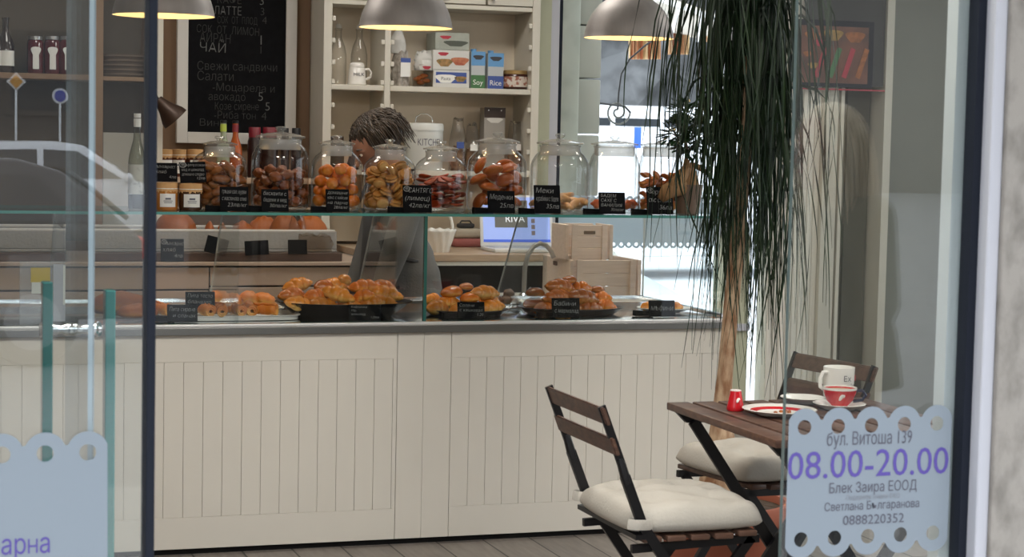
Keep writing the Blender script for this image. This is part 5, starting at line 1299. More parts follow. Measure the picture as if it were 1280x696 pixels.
# ------------------------------------------------------------------ bistro chairs
def chair(loc, rz, label):
    """folding chair facing local +x; back slats at -x"""
    t = thing('folding_chair', label, 'chair', loc, rz, 'folding bistro chairs')
    W = .19; SH = .475; xb = -.145; xf = .150
    for sg in (-1, 1):
        y = sg * W
        top = (-.262, y, .805); mid = (-.205, y, .66); mid2 = (-.196, y, .632); low = (xb + .0, y, .505); foot = (.215, y, .0)
        mb = MB(); mb.bar(top, mid, .009, .020, up=(1, 0, 0)); mb.tube([(-.211, y, .675), mid, mid2, (-.188, y, .612)], [.0075, .011, .012, .010], 10); mb.bar(mid2, low, .014, .024, up=(1, 0, 0)); mb.bar(low, foot, .014, .026, up=(1, 0, 0))
        mb.build('back_leg', m_blackmetal, t, smooth=30)
        yi = y - sg * .022
        MB().bar((xf + .01, yi, SH - .016), (-.20, yi, 0), .014, .024, up=(1, 0, 0)).build('front_leg', m_blackmetal, t, smooth=30)
        MB().bar((xb - .02, yi, SH - .030), (xf + .03, yi, SH - .018), .014, .020).build('seat_rail', m_blackmetal, t, smooth=30)
        MB().lathe([(0, -.006), (.010, -.006), (.010, .006), (0, .006)], (-.03, y - sg * .011, .255), 12, (PI / 2, 0, 0)).build('pivot_bolt', m_steel, t)
    for x, z in ((.19, .055), (-.175, .055)):
        MB().bar((x, -W + .008, z), (x, W - .008, z), .010, .010).build('stretcher', m_blackmetal, t, smooth=30)
    MB().bar((xb - .008, -W - .008, SH + .004), (xb - .008, W + .020, SH + .004), .012, .026, up=(1, 0, 0)).build('rear_bar', m_blackmetal, t, smooth=30)
    for z, x in ((.781, -.256), (.706, -.230)):
        mb = MB(); n = 8; hh = .022
        for s in range(n):
            y0 = -W - .012 + (2 * W + .024) * s / n; y1 = -W - .012 + (2 * W + .024) * (s + 1) / n
        a = [mb.bm.verts.new((x + q, y, z + p)) for y in (-W - .014, W + .014) for q, p in ((.004, -hh), (.017, -hh), (.0, hh), (-.013, hh))]
        mb.bm.faces.new(a[:4]); mb.bm.faces.new(a[4:][::-1])
        for k in range(4): mb.bm.faces.new((a[k], a[4 + k], a[4 + (k + 1) % 4], a[(k + 1) % 4]))
        bmesh.ops.bevel(mb.bm, geom=mb.bm.edges[:], offset=.003, segments=2, affect='EDGES')
        mb.build('back_slat', m_brownwood, t, smooth=30)
    for k in range(5):
        x = xb + .004 + .0645 * k
        MB().box((x + .022, 0, SH - .004 + (.004 if k == 4 else 0)), (.050, 2 * W + .01, .014), bev=.003).build('seat_slat', m_brownwood, t, smooth=30)
    return t
def cushion(loc, rz, label, w=.40, d=.385, h=.082, seed=1):
    t = thing('seat_cushion', label, 'cushion', loc, rz, 'cream seat cushions on the bistro chairs')
    mb = MB(); n = 30; rnd = random.Random(seed)
    but = [(x, y) for x in (-.085, .085) for y in (-.085, .085)]
    up, dn = [], []
    for i in range(n + 1):
        ru, rd = [], []
        for j in range(n + 1):
            u = 2 * i / n - 1; v = 2 * j / n - 1
            k = .94 + .06 * (1 - (abs(u) * abs(v)) ** 2)
            x = d / 2 * u * (1 - .10 * v * v * (1 - abs(u)) * 0) * k; y = w / 2 * v * k
            e = max(0, (1 - abs(u) ** 5)) ** .36 * max(0, (1 - abs(v) ** 5)) ** .36
            z = h * e
            for bx, by in but: rr_ = math.hypot(x - bx, y - by); z -= e * (.036 * math.exp(-rr_ * rr_ / .0016) + .0045 * math.cos(7 * math.atan2(y - by, x - bx) + bx * 40) * math.exp(-rr_ * rr_ / .006))
            z += e * .004 * math.sin(38 * x + 3 * math.sin(23 * y)) + e * .0035 * math.sin(60 * y + 2 * math.sin(31 * x)) + rnd.uniform(-.0012, .0012) * e
            ru.append((x, y, h * .28 + z * .72)); rd.append((x, y, h * .28 * (1 - e)))
        up.append(ru); dn.append(rd)
    U_ = [[mb.bm.verts.new(p) for p in r] for r in up]; D_ = [[None] * (n + 1) for _ in range(n + 1)]
    for i in range(n + 1):
        for j in range(n + 1): D_[i][j] = U_[i][j] if i in (0, n) or j in (0, n) else mb.bm.verts.new(dn[i][j])
    for i in range(n):
        for j in range(n):
            mb.bm.faces.new((U_[i][j], U_[i + 1][j], U_[i + 1][j + 1], U_[i][j + 1])); mb.bm.faces.new((D_[i][j], D_[i][j + 1], D_[i + 1][j + 1], D_[i + 1][j]))
    mb.build('pillow', m_cushion, t, smooth=180, sub=1)
    for sg in (-1, 1):
        y = sg * .19; x0 = -d / 2 + .012
        # strap wraps round the back upright
        mb = MB(); pts = [(x0 + .055, y + sg * .004, .030), (x0 + .03, y + sg * .014, .032), (x0 + .002, y + sg * .016, .034), (x0 - .010, y + sg * .004, .035), (x0 - .002, y - sg * .014, .034), (x0 + .03, y - sg * .014, .032)]
        mb.tube(pts, .0135, 10, flat=(.14, 1)); mb.build('tie_strap', m_cushion, t, smooth=50)
    return t
C1 = (1.945, -2.0, 0)
chair(C1, 0, 'brown slatted folding bistro chair in front of the counter, left of the table')
cushion((C1[0] + .005, C1[1], .4787), 0, 'cream tufted cushion on the front bistro chair', seed=2)
rz2 = PI + .165
C2 = (2.50, -1.40, 0)
chair(C2, rz2, 'brown slatted folding bistro chair behind the table by the terracotta pot')
cushion((C2[0], C2[1], .4787), rz2, 'cream cushion on the chair behind the table', seed=3)

# ------------------------------------------------------------------ bistro table
TX, TY, TZ = 2.375, -2.015, .735
tb = thing('bistro_table', 'brown slatted folding bistro table with crossed black legs', 'table', (TX, TY, 0))
TW, TD = .615, .67
n = 8
for k in range(n):
    w = TW / n; x = -TW / 2 + w * (k + .5)
    MB().box((x, 0, TZ - .010), (w - .013, TD, .020), bev=.003).build('slat', m_brownwood, tb, smooth=30)
for y in (-TD / 2 + .055, TD / 2 - .045):
    mb = MB(); L = TW - .03
    mb.prism([(-L / 2, TZ - .021), (L / 2, TZ - .021), (L / 2 - .03, TZ - .05), (-L / 2 + .03, TZ - .05)], .018, T((0, y - .009, 0)))
    mb.build('top_rail', m_blackmetal, tb, smooth=0)
for sg in (-1, 1):
    y = sg * .265
    MB().bar((-.245, y + sg * .012, TZ - .045), (.235, y + sg * .012, 0), .014, .030, up=(0, 0, 1)).build('leg', m_blackmetal, tb, smooth=0)
    MB().bar((.245, y - sg * .012, TZ - .045), (-.235, y - sg * .012, 0), .014, .030, up=(0, 0, 1)).build('leg', m_blackmetal, tb, smooth=0)
for x, z in ((.20, .05), (-.20, .05)):
    MB().bar((x, -.26, z), (x, .26, z), .012, .012).build('stretcher', m_blackmetal, tb, smooth=0)
for y in (-TD / 2 + .043, TD / 2 - .033):
    MB().lathe([(0, -.003), (.007, -.003), (.007, .003), (0, .003)], (-.24, y, TZ - .034), 12, (PI / 2, 0, 0)).build('bolt', m_steel, tb)

# things on the table
ZTB = TZ + .0006
def tab(px, py): return P(px, py, Z=ZTB)
c = tab(919, 513)
jg = thing('milk_jug', 'small red milk jug with a white emblem on the bistro table', 'jug', c)
s = 475
MB().lathe([(0, 0), (.021, 0), (.0235, .004), (.0225, .012), (.016, .044), (.0145, .054), (.0135, .054), (.014, .044), (.0, .02)], (0, 0, 0), 28).build('body', m_red, jg, smooth=50)
MB().lathe([(.0146, .053), (.0150, .055), (.0138, .056), (.0132, .053)], (0, 0, 0), 28).build('rim', m_porc, jg)
MB().ell((-.003, -.0205, .030), (.004, .0015, .007), (-.15, .5, 0)).ell((.001, -.0200, .033), (.003, .0015, .003), (-.15, 0, 0)).build('emblem', m_paper, jg)
def plate(name, label, c, r, ring=None, h=.014):
    mats = [m_porc, m_red]; mb = MB(mats)
    mb.lathe([(0, 0), (r * .58, 0), (r * .62, .003), (r * .97, h), (r, h + .002), (r * .96, h + .003), (r * .66, .006), (0, .0055)], (0, 0, 0), 48)
    if ring: mb.m(1).lathe([(r * ring[0], .0064 + (h - .003) * max(0, (ring[0] - .66) / .3)), (r * ring[1], .0066 + (h - .003) * max(0, (ring[1] - .66) / .3))], (0, 0, 0), 48)
    return tag(mb.build(name, None, smooth=40, loc=c), label, 'plate')
c = tab(974, 518); plate('dessert_plate', 'white plate with a red ring on the bistro table', c, .098, (.60, .78))
pc = (c.x, c.y)
rnd = random.Random(5)
for k in range(6):
    a = rnd.uniform(0, 6.28); q = .04 * rnd.random()
    o = MB().ell((0, 0, 0), (.006, .005, .004), seg=10, rings=6).build('crumb', m_loaf, smooth=180, loc=(c.x + q * math.cos(a), c.y + q * math.sin(a), c.z + .009)); tag(o, 'brown crumb on the red ringed plate', 'crumb', 'crumbs on the red ringed plate')
c = tab(1003, 503); plate('side_plate', 'small plain white plate behind the red ringed plate', c, .062)
# saucer and cup, mug
c = tab(1049, 511)
plate('saucer', 'white saucer under the red cup', c, .072)
cp = thing('coffee_cup', 'red cup with a white rim and dark blue handle on its saucer', 'cup', (c.x, c.y, c.z + .0062))
MB().lathe([(0, 0), (.022, 0), (.022, .004), (.036, .018), (.0445, .040), (.046, .052), (.044, .052), (.042, .040), (.033, .019), (0, .010)], (0, 0, 0), 36).build('body', m_red, cp, smooth=50)
MB().lathe([(.0459, .0475), (.0464, .0535), (.0440, .0535), (.0436, .05)], (0, 0, 0), 36).build('rim', m_porc, cp)
MB().lathe([(.0425, .046), (.0, .0465)], (0, 0, 0), 30).build('coffee_foam', mat('foam', (.45, .3, .18), .7), cp)
a = -.45
MB().tube([(.042 * math.cos(a), .042 * math.sin(a), .044), (.060 * math.cos(a), .060 * math.sin(a), .046), (.070 * math.cos(a), .070 * math.sin(a), .034), (.060 * math.cos(a), .060 * math.sin(a), .020), (.036 * math.cos(a), .036 * math.sin(a), .016)], .0045, 8).build('handle', m_navy, cp)
MB().ell((-.016, -.0385, .030), (.006, .002, .010), (.35, .4, .3)).ell((-.009, -.0405, .034), (.005, .002, .005), (.35, 0, .2)).build('emblem', m_paper, cp)
c = tab(1054, 501)
mg = thing('mug', 'tall white mug with dark lettering behind the red cup', 'mug', (c.x, c.y + .03, c.z))
MB().lathe([(0, 0), (.037, 0), (.041, .004), (.0425, .02), (.044, .092), (.0425, .093), (.041, .09), (.039, .008), (0, .006)], (0, 0, 0), 36).build('body', m_porc, mg, smooth=50)
a = PI + .25
MB().tube([(.042 * math.cos(a), .042 * math.sin(a), .080), (.060 * math.cos(a), .060 * math.sin(a), .080), (.070 * math.cos(a), .070 * math.sin(a), .062), (.068 * math.cos(a), .068 * math.sin(a), .040), (.042 * math.cos(a), .042 * math.sin(a), .022)], .0055, 8).build('handle', m_porc, mg)
Letters().put('Ех', .004, .056, .022, None, 'C', y=-.0443).build('lettering', m_greyprint, mg)
Letters().put('мой!', .006, .036, .018, None, 'C', y=-.0441).build('lettering', m_greyprint, mg)
MB().box((.042, -.012, .062), (.003, .012, .016), bev=.001).build('red_mark', m_redp, mg, smooth=0)

# ------------------------------------------------------------------ palm in the terracotta pot
PPX, PPY = P(903, 600, Y=-.87).x, -.87
pp = thing('potted_palm', 'tall ponytail palm with long hanging leaves in a terracotta pot', 'plant', (PPX, PPY, 0))
MB().lathe([(0, 0), (.155, 0), (.16, .004), (.198, .225), (.202, .230), (.222, .233), (.226, .240), (.226, .285), (.222, .292), (.205, .292), (.202, .285), (.198, .25), (0, .25)], (0, 0, 0), 56).build('pot', m_terra, pp, smooth=35)
mb = MB(); n = 36
ctr = mb.bm.verts.new((0, 0, .275)); rg = [mb.bm.verts.new((.2035 * math.cos(2 * PI * k / n), .2035 * math.sin(2 * PI * k / n), .268)) for k in range(n)]; r2 = [mb.bm.verts.new((.11 * math.cos(2 * PI * k / n), .11 * math.sin(2 * PI * k / n), .276 + random.uniform(-.006, .006))) for k in range(n)]
for k in range(n): mb.bm.faces.new((rg[k], rg[(k + 1) % n], r2[(k + 1) % n], r2[k])); mb.bm.faces.new((r2[k], r2[(k + 1) % n], ctr))
mb.build('soil', m_soil, pp)
tp_ = [(0.0, 0, .26), (.0, 0, .36), (-.005, 0, .46), (-.012, 0, .56), (.0, 0, .72), (.012, 0, .90), (.03, .0, 1.15), (.045, 0, 1.45), (.055, 0, 1.75), (.06, 0, 2.02)]
MB().tube(tp_, [.085, .075, .050, .030, .025, .025, .024, .023, .023, .028], 16).build('trunk', m_bark, pp, smooth=180)
CRZ = 2.02; crx = .055
def ribbon(mb, pts, w):
    n = len(pts); prev = None; V = []
    for i, p in enumerate(pts):
        t = (pts[min(i + 1, n - 1)] - pts[max(i - 1, 0)]).normalized()
        s = t.cross(Vector((math.sin(p.x * 40 + w * 3000), math.cos(p.x * 40 + w * 3000), .25)))
        if s.length < 1e-3: s = Vector((1, 0, 0))
        s.normalize()
        if prev and s.dot(prev) < 0: s = -s
        prev = s; f = w * min(1, 1.15 - (i / (n - 1)) ** 1.6) 
        nrm = t.cross(s) * f * .18
        V.append([mb.bm.verts.new(p - s * f), mb.bm.verts.new(p + nrm), mb.bm.verts.new(p + s * f)])
    for a, b in zip(V[:-1], V[1:]):
        mb.bm.faces.new((a[0], a[1], b[1], b[0])); mb.bm.faces.new((a[1], a[2], b[2], b[1]))
rnd = random.Random(12)
mb = MB()
for k in range(560):
    a = rnd.uniform(0, 2 * PI); u = rnd.random()
    reach = .02 + .125 * u ** 1.2 if k < 470 else rnd.uniform(.14, .27)
    rise = rnd.uniform(.05, .26) * (.5 + reach * 3); drop = rnd.uniform(.45, 1.22) if k < 470 else rnd.uniform(.35, 1.0)
    z0 = CRZ + rnd.uniform(-.30, .05) * (1 if k % 3 else 2.2)
    if z0 < CRZ - .3: rise *= .4; drop *= .75
    n = 13; pts = []; sw = rnd.uniform(-1.3, 1.3); wob = rnd.uniform(0, 6.28); fl = rnd.uniform(-.06, .11)
    for i in range(n):
        t = i / (n - 1); rr = .02 + reach * (1 - (1 - min(t * 2.1, 1)) ** 2) + fl * max(0, t - .4)
        z = z0 + rise * math.sin(PI * min(t * 2.2, 1.0)) * .8 - drop * max(0, t - .16) ** 1.25 * 1.18
        aa = a + sw * t
        pts.append(Vector((crx + rr * math.cos(aa) + .022 * t * math.sin(4 * t + wob), rr * math.sin(aa) + .018 * t * math.cos(4 * t + wob), z)))
    ribbon(mb, pts, rnd.uniform(.0026, .0056))
for k in range(22):      # long loose leaves straying left over the shelf end
    a = rnd.uniform(2.3, 4.0); reach = rnd.uniform(.20, .42); drop = rnd.uniform(.5, 1.15); n = 13; pts = []; z0 = CRZ - rnd.uniform(0, .25); wob = rnd.uniform(0, 6)
    for i in range(n):
        t = i / (n - 1); rr = reach * (1 - (1 - min(t * 1.7, 1)) ** 2)
        pts.append(Vector((crx + rr * math.cos(a) + .02 * math.sin(5 * t + wob) * t, rr * math.sin(a) * .7, z0 + .22 * math.sin(PI * min(t * 2.0, 1)) - drop * max(0, t - .2) ** 1.3)))
    ribbon(mb, pts, rnd.uniform(.0024, .0042))
mb.build('foliage', m_leaf, pp, smooth=0)

# ------------------------------------------------------------------ small ficus on the shelf end
YFi = .10
c = P(859, 269, Y=YFi)
fp = thing('potted_ficus', 'small leafy ficus with a thick tan root in a taupe pot on the shelf end', 'plant', (c.x, YFi, ZT + .0005))
s_ = 336
MB().lathe([(0, 0), (.037, 0), (.042, .004), (.056, .105), (.056, .112), (.050, .112), (.048, .100), (0, .098)], (0, 0, 0), 36).build('pot', m_tan, fp, smooth=35)
m_root = mat('tan_root', (.36, .21, .09), .8, col2=(.20, .10, .04), vscale=5, stretch=(4, 4, 1), bump=.4, bscale=40)
MB().tube([(.0, 0, .09), (-.004, 0, .125), (.0, 0, .16), (-.008, 0, .19), (-.012, 0, .21)], [.046, .044, .030, .014, .006], 14).tube([(-.03, -.02, .10), (-.06, -.03, .10), (-.10, -.035, .085), (-.125, -.035, .055)], [.03, .034, .030, .016], 12).tube([(-.01, -.01, .17), (-.05, -.03, .13), (-.09, -.045, .10)], [.02, .026, .016], 12).tube([(.01, .0, .19), (.05, .01, .175), (.09, .01, .15)], [.008, .012, .006], 10).build('root', m_root, fp, smooth=180)
MB().tube([(-.012, 0, .20), (-.008, 0, .24), (-.02, 0, .30), (-.028, 0, .37)], [.007, .006, .005, .003], 8).tube([(-.008, 0, .235), (.03, 0, .27), (.05, 0, .29)], [.005, .004, .002], 8).tube([(-.015, 0, .27), (-.05, 0, .29), (-.07, 0, .30)], [.004, .003, .002], 8).build('stem', m_darkwood, fp, smooth=180)
mb = MB(); rnd = random.Random(3)
for k in range(420):
    cx_, cz_, r_ = rnd.choice([(-.02, .385, .05), (-.05, .30, .06), (.045, .285, .065), (-.01, .255, .055), (-.01, .335, .05)])
    d = Vector((rnd.gauss(0, 1), rnd.gauss(0, 1), rnd.gauss(0, .7))).normalized(); o_ = Vector((cx_, 0, cz_)) + d * r_ * rnd.uniform(.3, 1)
    L = rnd.uniform(.028, .046); w = L * .26; sd = d.cross(Vector((0, 0, 1))); sd = sd.normalized() if sd.length > .1 else Vector((1, 0, 0)); up = sd.cross(d)
    P0, P1, P2, P3 = o_, o_ + d * L * .45 + sd * w + up * .003, o_ + d * L, o_ + d * L * .45 - sd * w + up * .003
    M1 = o_ + d * L * .45 - up * .002
    v = [mb.bm.verts.new(p) for p in (P0, P1, P2, P3, M1)]
    mb.bm.faces.new((v[0], v[1], v[4])); mb.bm.faces.new((v[1], v[2], v[4])); mb.bm.faces.new((v[2], v[3], v[4])); mb.bm.faces.new((v[3], v[0], v[4]))
mb.build('foliage', m_leafdark, fp, smooth=0)
# ------------------------------------------------------------------ shop front
def fxp(px, py=300, Y=YF): return P(px, py, Y=Y).x
m_pedge = mat('pale_glass_edge', (.50, .58, .64), .25, spec=.7)
m_dedge = mat('grey_glass_edge', (.10, .14, .14), .2, spec=.7)
def pane(name, x0, x1, edge, y0=YF, th=.010, z0=.01, z1=ZC):
    mb = MB([m_glass, edge]); mb.b2((x0, y0, z0), (x1, y0 + th, z1))
    for f in mb.bm.faces: f.material_index = 0 if abs(f.normal.y) > .9 else 1
    return mb.build(name, None, None, smooth=0)
o = pane('window_4', fxp(-70), fxp(118), m_pedge); o['kind'] = 'structure'
o = pane('window_5', fxp(118.5), fxp(186), m_dedge, y0=YF + .012); o['kind'] = 'structure'
o = pane('window_6', sx0 - .004, fxp(1206), m_dedge, th=.012); o['kind'] = 'structure'
struct('trim_post_dark', MB().b2((fxp(183.5), YF - .012, 0), (fxp(194.5), YF + .05, ZC), bev=.003), m_gasket, smooth=0)
struct('trim_front_gasket', MB().b2((fxp(1205.5), YF - .02, 0), (fxp(1215.5), YF + .04, ZC)), m_gasket, smooth=0)
struct('trim_front_strip', MB().b2((fxp(1192), YF + .013, 0), (fxp(1205.5), YF + .05, ZC)), mat('pale_strip', (.5, .53, .53), .4), smooth=0)
struct('trim_front_frame', MB().b2((fxp(1215.5), YF - .05, 0), (fxp(1231), YF + .06, ZC), bev=.004), m_trimw, smooth=0)
m_stone = mat('mottled_stone', (.34, .31, .275), .85, col2=(.22, .20, .175), vscale=16, thr=(.34, .56), bump=.5, bscale=28, stretch=(1.3, 1.3, .8))
struct('wall_front', MB().b2((fxp(1231), YF - .06, -.02), (fxp(1231) + 2.2, YF + .16, ZC), bev=.004), m_stone, smooth=0)
struct('wall_front_left', MB().b2((XL - .1, YF - .02, -.02), (fxp(-70), YF + .14, ZC)), m_stone, smooth=0)
# open glass door leaf seen nearly edge-on, with its two-sided handle of glass bars
hx, hy = fxp(118) , YF + .035
fx_, fy_ = P(85, 300, Y=-2.55).x, -2.55
door = thing('glass_door', 'open frameless glass door seen edge-on, with long glass bar handles', 'door', (hx, hy, 0))
v = Vector((fx_ - hx, fy_ - hy, 0)); L = v.length; ang = math.atan2(v.y, v.x)
mb = MB([m_glass, m_pedge]); mb.b2((.01, -.005, .012), (L, .005, ZC - .06))
for f in mb.bm.faces: f.material_index = 0 if abs(f.normal.y) > .9 else 1
mb.build('leaf', None, door, smooth=0, rot=(0, 0, ang))
hyy = -2.83
hl, hr = P(58.5, 412, Y=hyy), P(136.5, 412, Y=hyy)
m_teal = mat('teal_glass_bar', (.03, .21, .19), .12, spec=.7)
m_teal2 = mat('dark_teal_glass_bar', (.015, .14, .13), .12, spec=.7)
for p, m_, zz in ((hl, m_teal, P(58, 352, Y=hyy).z), (hr, m_teal, P(136, 362, Y=hyy).z)):
    MB().b2((p.x - hx - .0095, hyy - hy - .020, .52), (p.x - hx + .0095, hyy - hy + .020, zz), bev=.002).build('handle_bar', m_, door, smooth=0)
for z in (hl.z, P(95, 690, Y=hyy).z):
    xm_ = hx + v.x * (hyy - hy) / v.y
    MB().lathe([(0, 0), (.013, 0), (.015, .006), (.011, .010), (.011, .022), (.0075, .040), (.012, .050), (.012, .060), (.0075, .070), (.011, .088), (.011, .104), (.015, .108), (.013, .114), (0, .114)], (hl.x - .014 - hx, hyy - hy, z), 24, (0, PI / 2, 0)).build('handle_standoff', m_chrome, door, smooth=40)
# stickers
st = thing('opening_hours_sticker', 'frosted sticker with scalloped edges, opening hours and phone number on the right pane', 'sticker', (0, YF - .0012, 0))
MB().add(_req[('s', 'sticker')], Rm((PI / 2, 0, 0))).build('film', m_film, st, smooth=0)
SL = [Letters(), Letters(), Letters()]
s_ = FPX / (.318 * 1.72 + .945 * (YF + 6.497))
for tx, x0_, yb_2, hp, x1_, mi in STICK:
    a = P(x0_, yb_2 + (1085 - x0_) * -.0 , Y=YF); b = P(x1_, yb_2, Y=YF)
    zc_ = P((x0_ + x1_) / 2, yb_2 - 1, Y=YF).z
    SL[mi].put(tx, (a.x + b.x) / 2, zc_, hp / s_ * 1.08, b.x - a.x, 'C', y=-.0010)
for l, m_ in zip(SL, (m_greyprint, m_purple, mat('pale_grey_print', (.24, .25, .28), .6))): l.build('lettering', m_, st)
st = thing('shop_sticker', 'frosted scalloped sticker with purple letters on the left pane', 'sticker', (0, YF - .0012, 0))
fo = MB().add(_req[('s', 'sticker_left')], Rm((PI / 2, 0, 0))).build('film', m_film, st, smooth=0)
a = P(0, 693, Y=YF); b = P(62, 690, Y=YF)
Letters().put('арна', b.x, b.z, .046, b.x - a.x - .002, 'R', y=-.0010).build('lettering', m_purple, st)

# ------------------------------------------------------------------ people
def remesh(parts_fn, name, m, parent, voxel=.009, smooth=8):
    mb = MB(); parts_fn(mb)
    me = bpy.data.meshes.new('tmp'); mb.bm.normal_update(); bmesh.ops.recalc_face_normals(mb.bm, faces=mb.bm.faces[:]); mb.bm.to_mesh(me); mb.bm.free()
    o = bpy.data.objects.new(name, me); COL.objects.link(o); me.materials.append(m)
    r = o.modifiers.new('remesh', 'REMESH'); r.mode = 'VOXEL'; r.voxel_size = voxel; r.use_smooth_shade = True
    s = o.modifiers.new('smooth', 'SMOOTH'); s.iterations = smooth; s.factor = .5
    dg = bpy.context.evaluated_depsgraph_get(); dg.update()
    m2 = bpy.data.meshes.new_from_object(o.evaluated_get(dg))
    o.modifiers.clear(); o.data = m2; bpy.data.meshes.remove(me); m2.name = name
    for p in m2.polygons: p.use_smooth = True
    o.parent = parent
    return o
def loft(mb, secs, seg=24):
    n = len(secs); rows = []
    for i in range((n - 1) * 5 + 1):
        k = min(i // 5, n - 2); f = i / 5 - k; f = f * f * (3 - 2 * f)
        z, rx, ry, x = [a + (b - a) * f for a, b in zip(secs[k], secs[k + 1])]
        z = secs[k][0] + (secs[k + 1][0] - secs[k][0]) * (i / 5 - k)
        rows.append([mb.bm.verts.new((x + rx * math.cos(2 * PI * q / seg), ry * math.sin(2 * PI * q / seg), z)) for q in range(seg)])
    for a, b in zip(rows[:-1], rows[1:]):
        for q in range(seg): mb.bm.faces.new((a[q], a[(q + 1) % seg], b[(q + 1) % seg], b[q]))
    mb.bm.faces.new(rows[0][::-1]); mb.bm.faces.new(rows[-1])
def limb(mb, pts, rs, seg=14):
    """tapered limb with rounded joints"""
    P_ = []; R_ = []
    for (a, ra), (b, rb) in zip(zip(pts[:-1], rs[:-1]), zip(pts[1:], rs[1:])):
        a, b = Vector(a), Vector(b)
        for k in range(5):
            P_.append(a.lerp(b, k / 5)); R_.append(ra + (rb - ra) * k / 5)
    P_.append(Vector(pts[-1])); R_.append(rs[-1])
    mb.tube(P_, R_, seg)
    for p, r in zip(pts, rs): mb.ell(p, (r, r, r), seg=12, rings=8)
def person(label, loc, rz, arms, top_m, trouser_m, hair_m, style, head_tilt=.35, height=1.0):
    """figure facing local +x; arms: [(elbow, wrist), ...] right (y<0) then left"""
    t = thing('person', label, 'person', loc, rz); t.scale = (height,) * 3
    hc = Vector((.075, 0, 1.475)); tilt = Matrix.Rotation(head_tilt, 4, 'Y')
    H4 = T((.02, 0, 1.37)) @ tilt @ T((-.02, 0, -1.37))
    hp = lambda x, y, z: tuple(H4 @ Vector((x, y, z)))
    sh = [(.0, -.165, 1.285), (.0, .165, 1.285)]
    def bodyf(mb):
        loft(mb, [(.80, .10, .15, 0), (.90, .115, .158, 0), (.98, .105, .142, 0), (1.08, .098, .130, .01), (1.18, .108, .150, .012), (1.27, .092, .158, .005), (1.33, .060, .10, .005)])
        limb(mb, [(.0, 0, 1.28), (.02, 0, 1.36), hp(.03, 0, 1.42)], [.062, .052, .052])
        n0 = len(mb.bm.verts)
        mb.ell(hp(.045, 0, 1.505), (.098, .076, .098), (0, head_tilt, 0), 22, 16); mb.ell(hp(.075, 0, 1.435), (.062, .055, .062), (0, head_tilt, 0), 18, 12)
        limb(mb, [hp(.135, 0, 1.495), hp(.158, 0, 1.462)], [.010, .014], 10)          # nose
        mb.ell(hp(.118, 0, 1.385), (.026, .026, .018), (0, head_tilt, 0)); mb.ell(hp(.136, 0, 1.425), (.010, .024, .009), (0, head_tilt, 0))   # chin, lips
        for s in (-1, 1):
            mb.ell(hp(.04, s * .078, 1.475), (.020, .009, .032), (0, head_tilt, s * .3)); mb.ell(hp(.125, s * .033, 1.508), (.012, .024, .007), (0, head_tilt, 0))
        for (el, wr), s0, sg in zip(arms, sh, (-1, 1)):
            limb(mb, [s0, el, wr], [.050, .040, .026])
            d = (Vector(wr) - Vector(el)).normalized(); sd = d.cross(Vector((0, 0, 1))).normalized(); up = sd.cross(d)
            w_ = Vector(wr); pc = w_ + d * .05
            mb.ell(tuple(pc), (.047, .036, .015), (0, math.atan2(-d.z, math.hypot(d.x, d.y)), math.atan2(d.y, d.x)), 14, 10)
            for f, (off, ln) in enumerate(((-.028, .062), (-.010, .074), (.010, .070), (.028, .054))):
                b = w_ + d * .082 + sd * off; c1 = b + d * ln * .5 - up * .006; c2 = b + d * ln * .85 - up * .028
                limb(mb, [tuple(b), tuple(c1), tuple(c2)], [.0095, .0088, .0075], 8)
            tb_ = w_ + d * .028 + sd * (-sg) * -.028
            limb(mb, [tuple(tb_), tuple(tb_ + d * .030 - sd * (-sg) * -.0 + sd * sg * .022 - up * .008), tuple(tb_ + d * .058 + sd * sg * .026 - up * .02)], [.012, .010, .0085], 8)
        for s in (-1, 1):
            limb(mb, [(0, s * .085, .88), (.02, s * .092, .48), (-.01, s * .095, .09)], [.088, .058, .040]); limb(mb, [(-.03, s * .095, .045), (.10, s * .105, .035), (.15, s * .108, .030)], [.040, .038, .028])
    body = remesh(bodyf, 'body', m_skin, t, .0075, 4)
    def topf(mb):
        loft(mb, [(.76, .185, .21, -.03), (.80, .175, .205, -.03), (.92, .155, .19, -.03), (1.0, .140, .176, -.015), (1.1, .122, .158, .01), (1.19, .126, .172, .012), (1.275, .105, .172, .005), (1.345, .068, .11, .005)])
        limb(mb, [(0, 0, 1.30), (.012, 0, 1.345)], [.085, .070])
        for (el, wr), s0 in zip(arms, sh):
            w2 = tuple(Vector(el).lerp(Vector(wr), .92)); limb(mb, [s0, el, w2], [.068, .060, .044])
    remesh(topf, 'knit_top' if style == 'short' else 'coat', top_m, t, .011, 5)
    def trf(mb):
        mb.ell((0, 0, .86), (.122, .165, .10), seg=20, rings=12)
        for s in (-1, 1): limb(mb, [(0, s * .085, .86), (.02, s * .093, .48), (-.01, s * .096, .10)], [.102, .075, .062])
    remesh(trf, 'trousers', trouser_m, t, .011, 4)
    for s in (-1, 1):
        mb = MB(); mb.ell((.045, s * .102, .046), (.128, .050, .044), (0, 0, s * .06), 20, 12, lambda v: Vector((v.x, v.y, max(v.z, -.9)))); mb.build('shoe', m_dark, t, smooth=180)
        e = MB([m_porc, m_dark]); e.ell(hp(.131, s * .033, 1.497), (.0065, .011, .007), seg=14, rings=10); e.m(1).ell(hp(.137, s * .033, 1.496), (.004, .005, .005), seg=12, rings=8); e.build('eye', None, t)
        MB().tube([hp(.134, s * .018, 1.519), hp(.137, s * .035, 1.524), hp(.122, s * .055, 1.518)], [.003, .004, .002], 6).build('eyebrow', hair_m, t)
    MB().tube([hp(.140, -.022, 1.427), hp(.147, 0, 1.428), hp(.140, .022, 1.427)], [.002, .0055, .002], 8).build('lips', mat('lips', (.38, .12, .10), .4), t)
    # hair
    rnd = random.Random(9); mb = MB()
    hcx, hcz = .03, 1.515
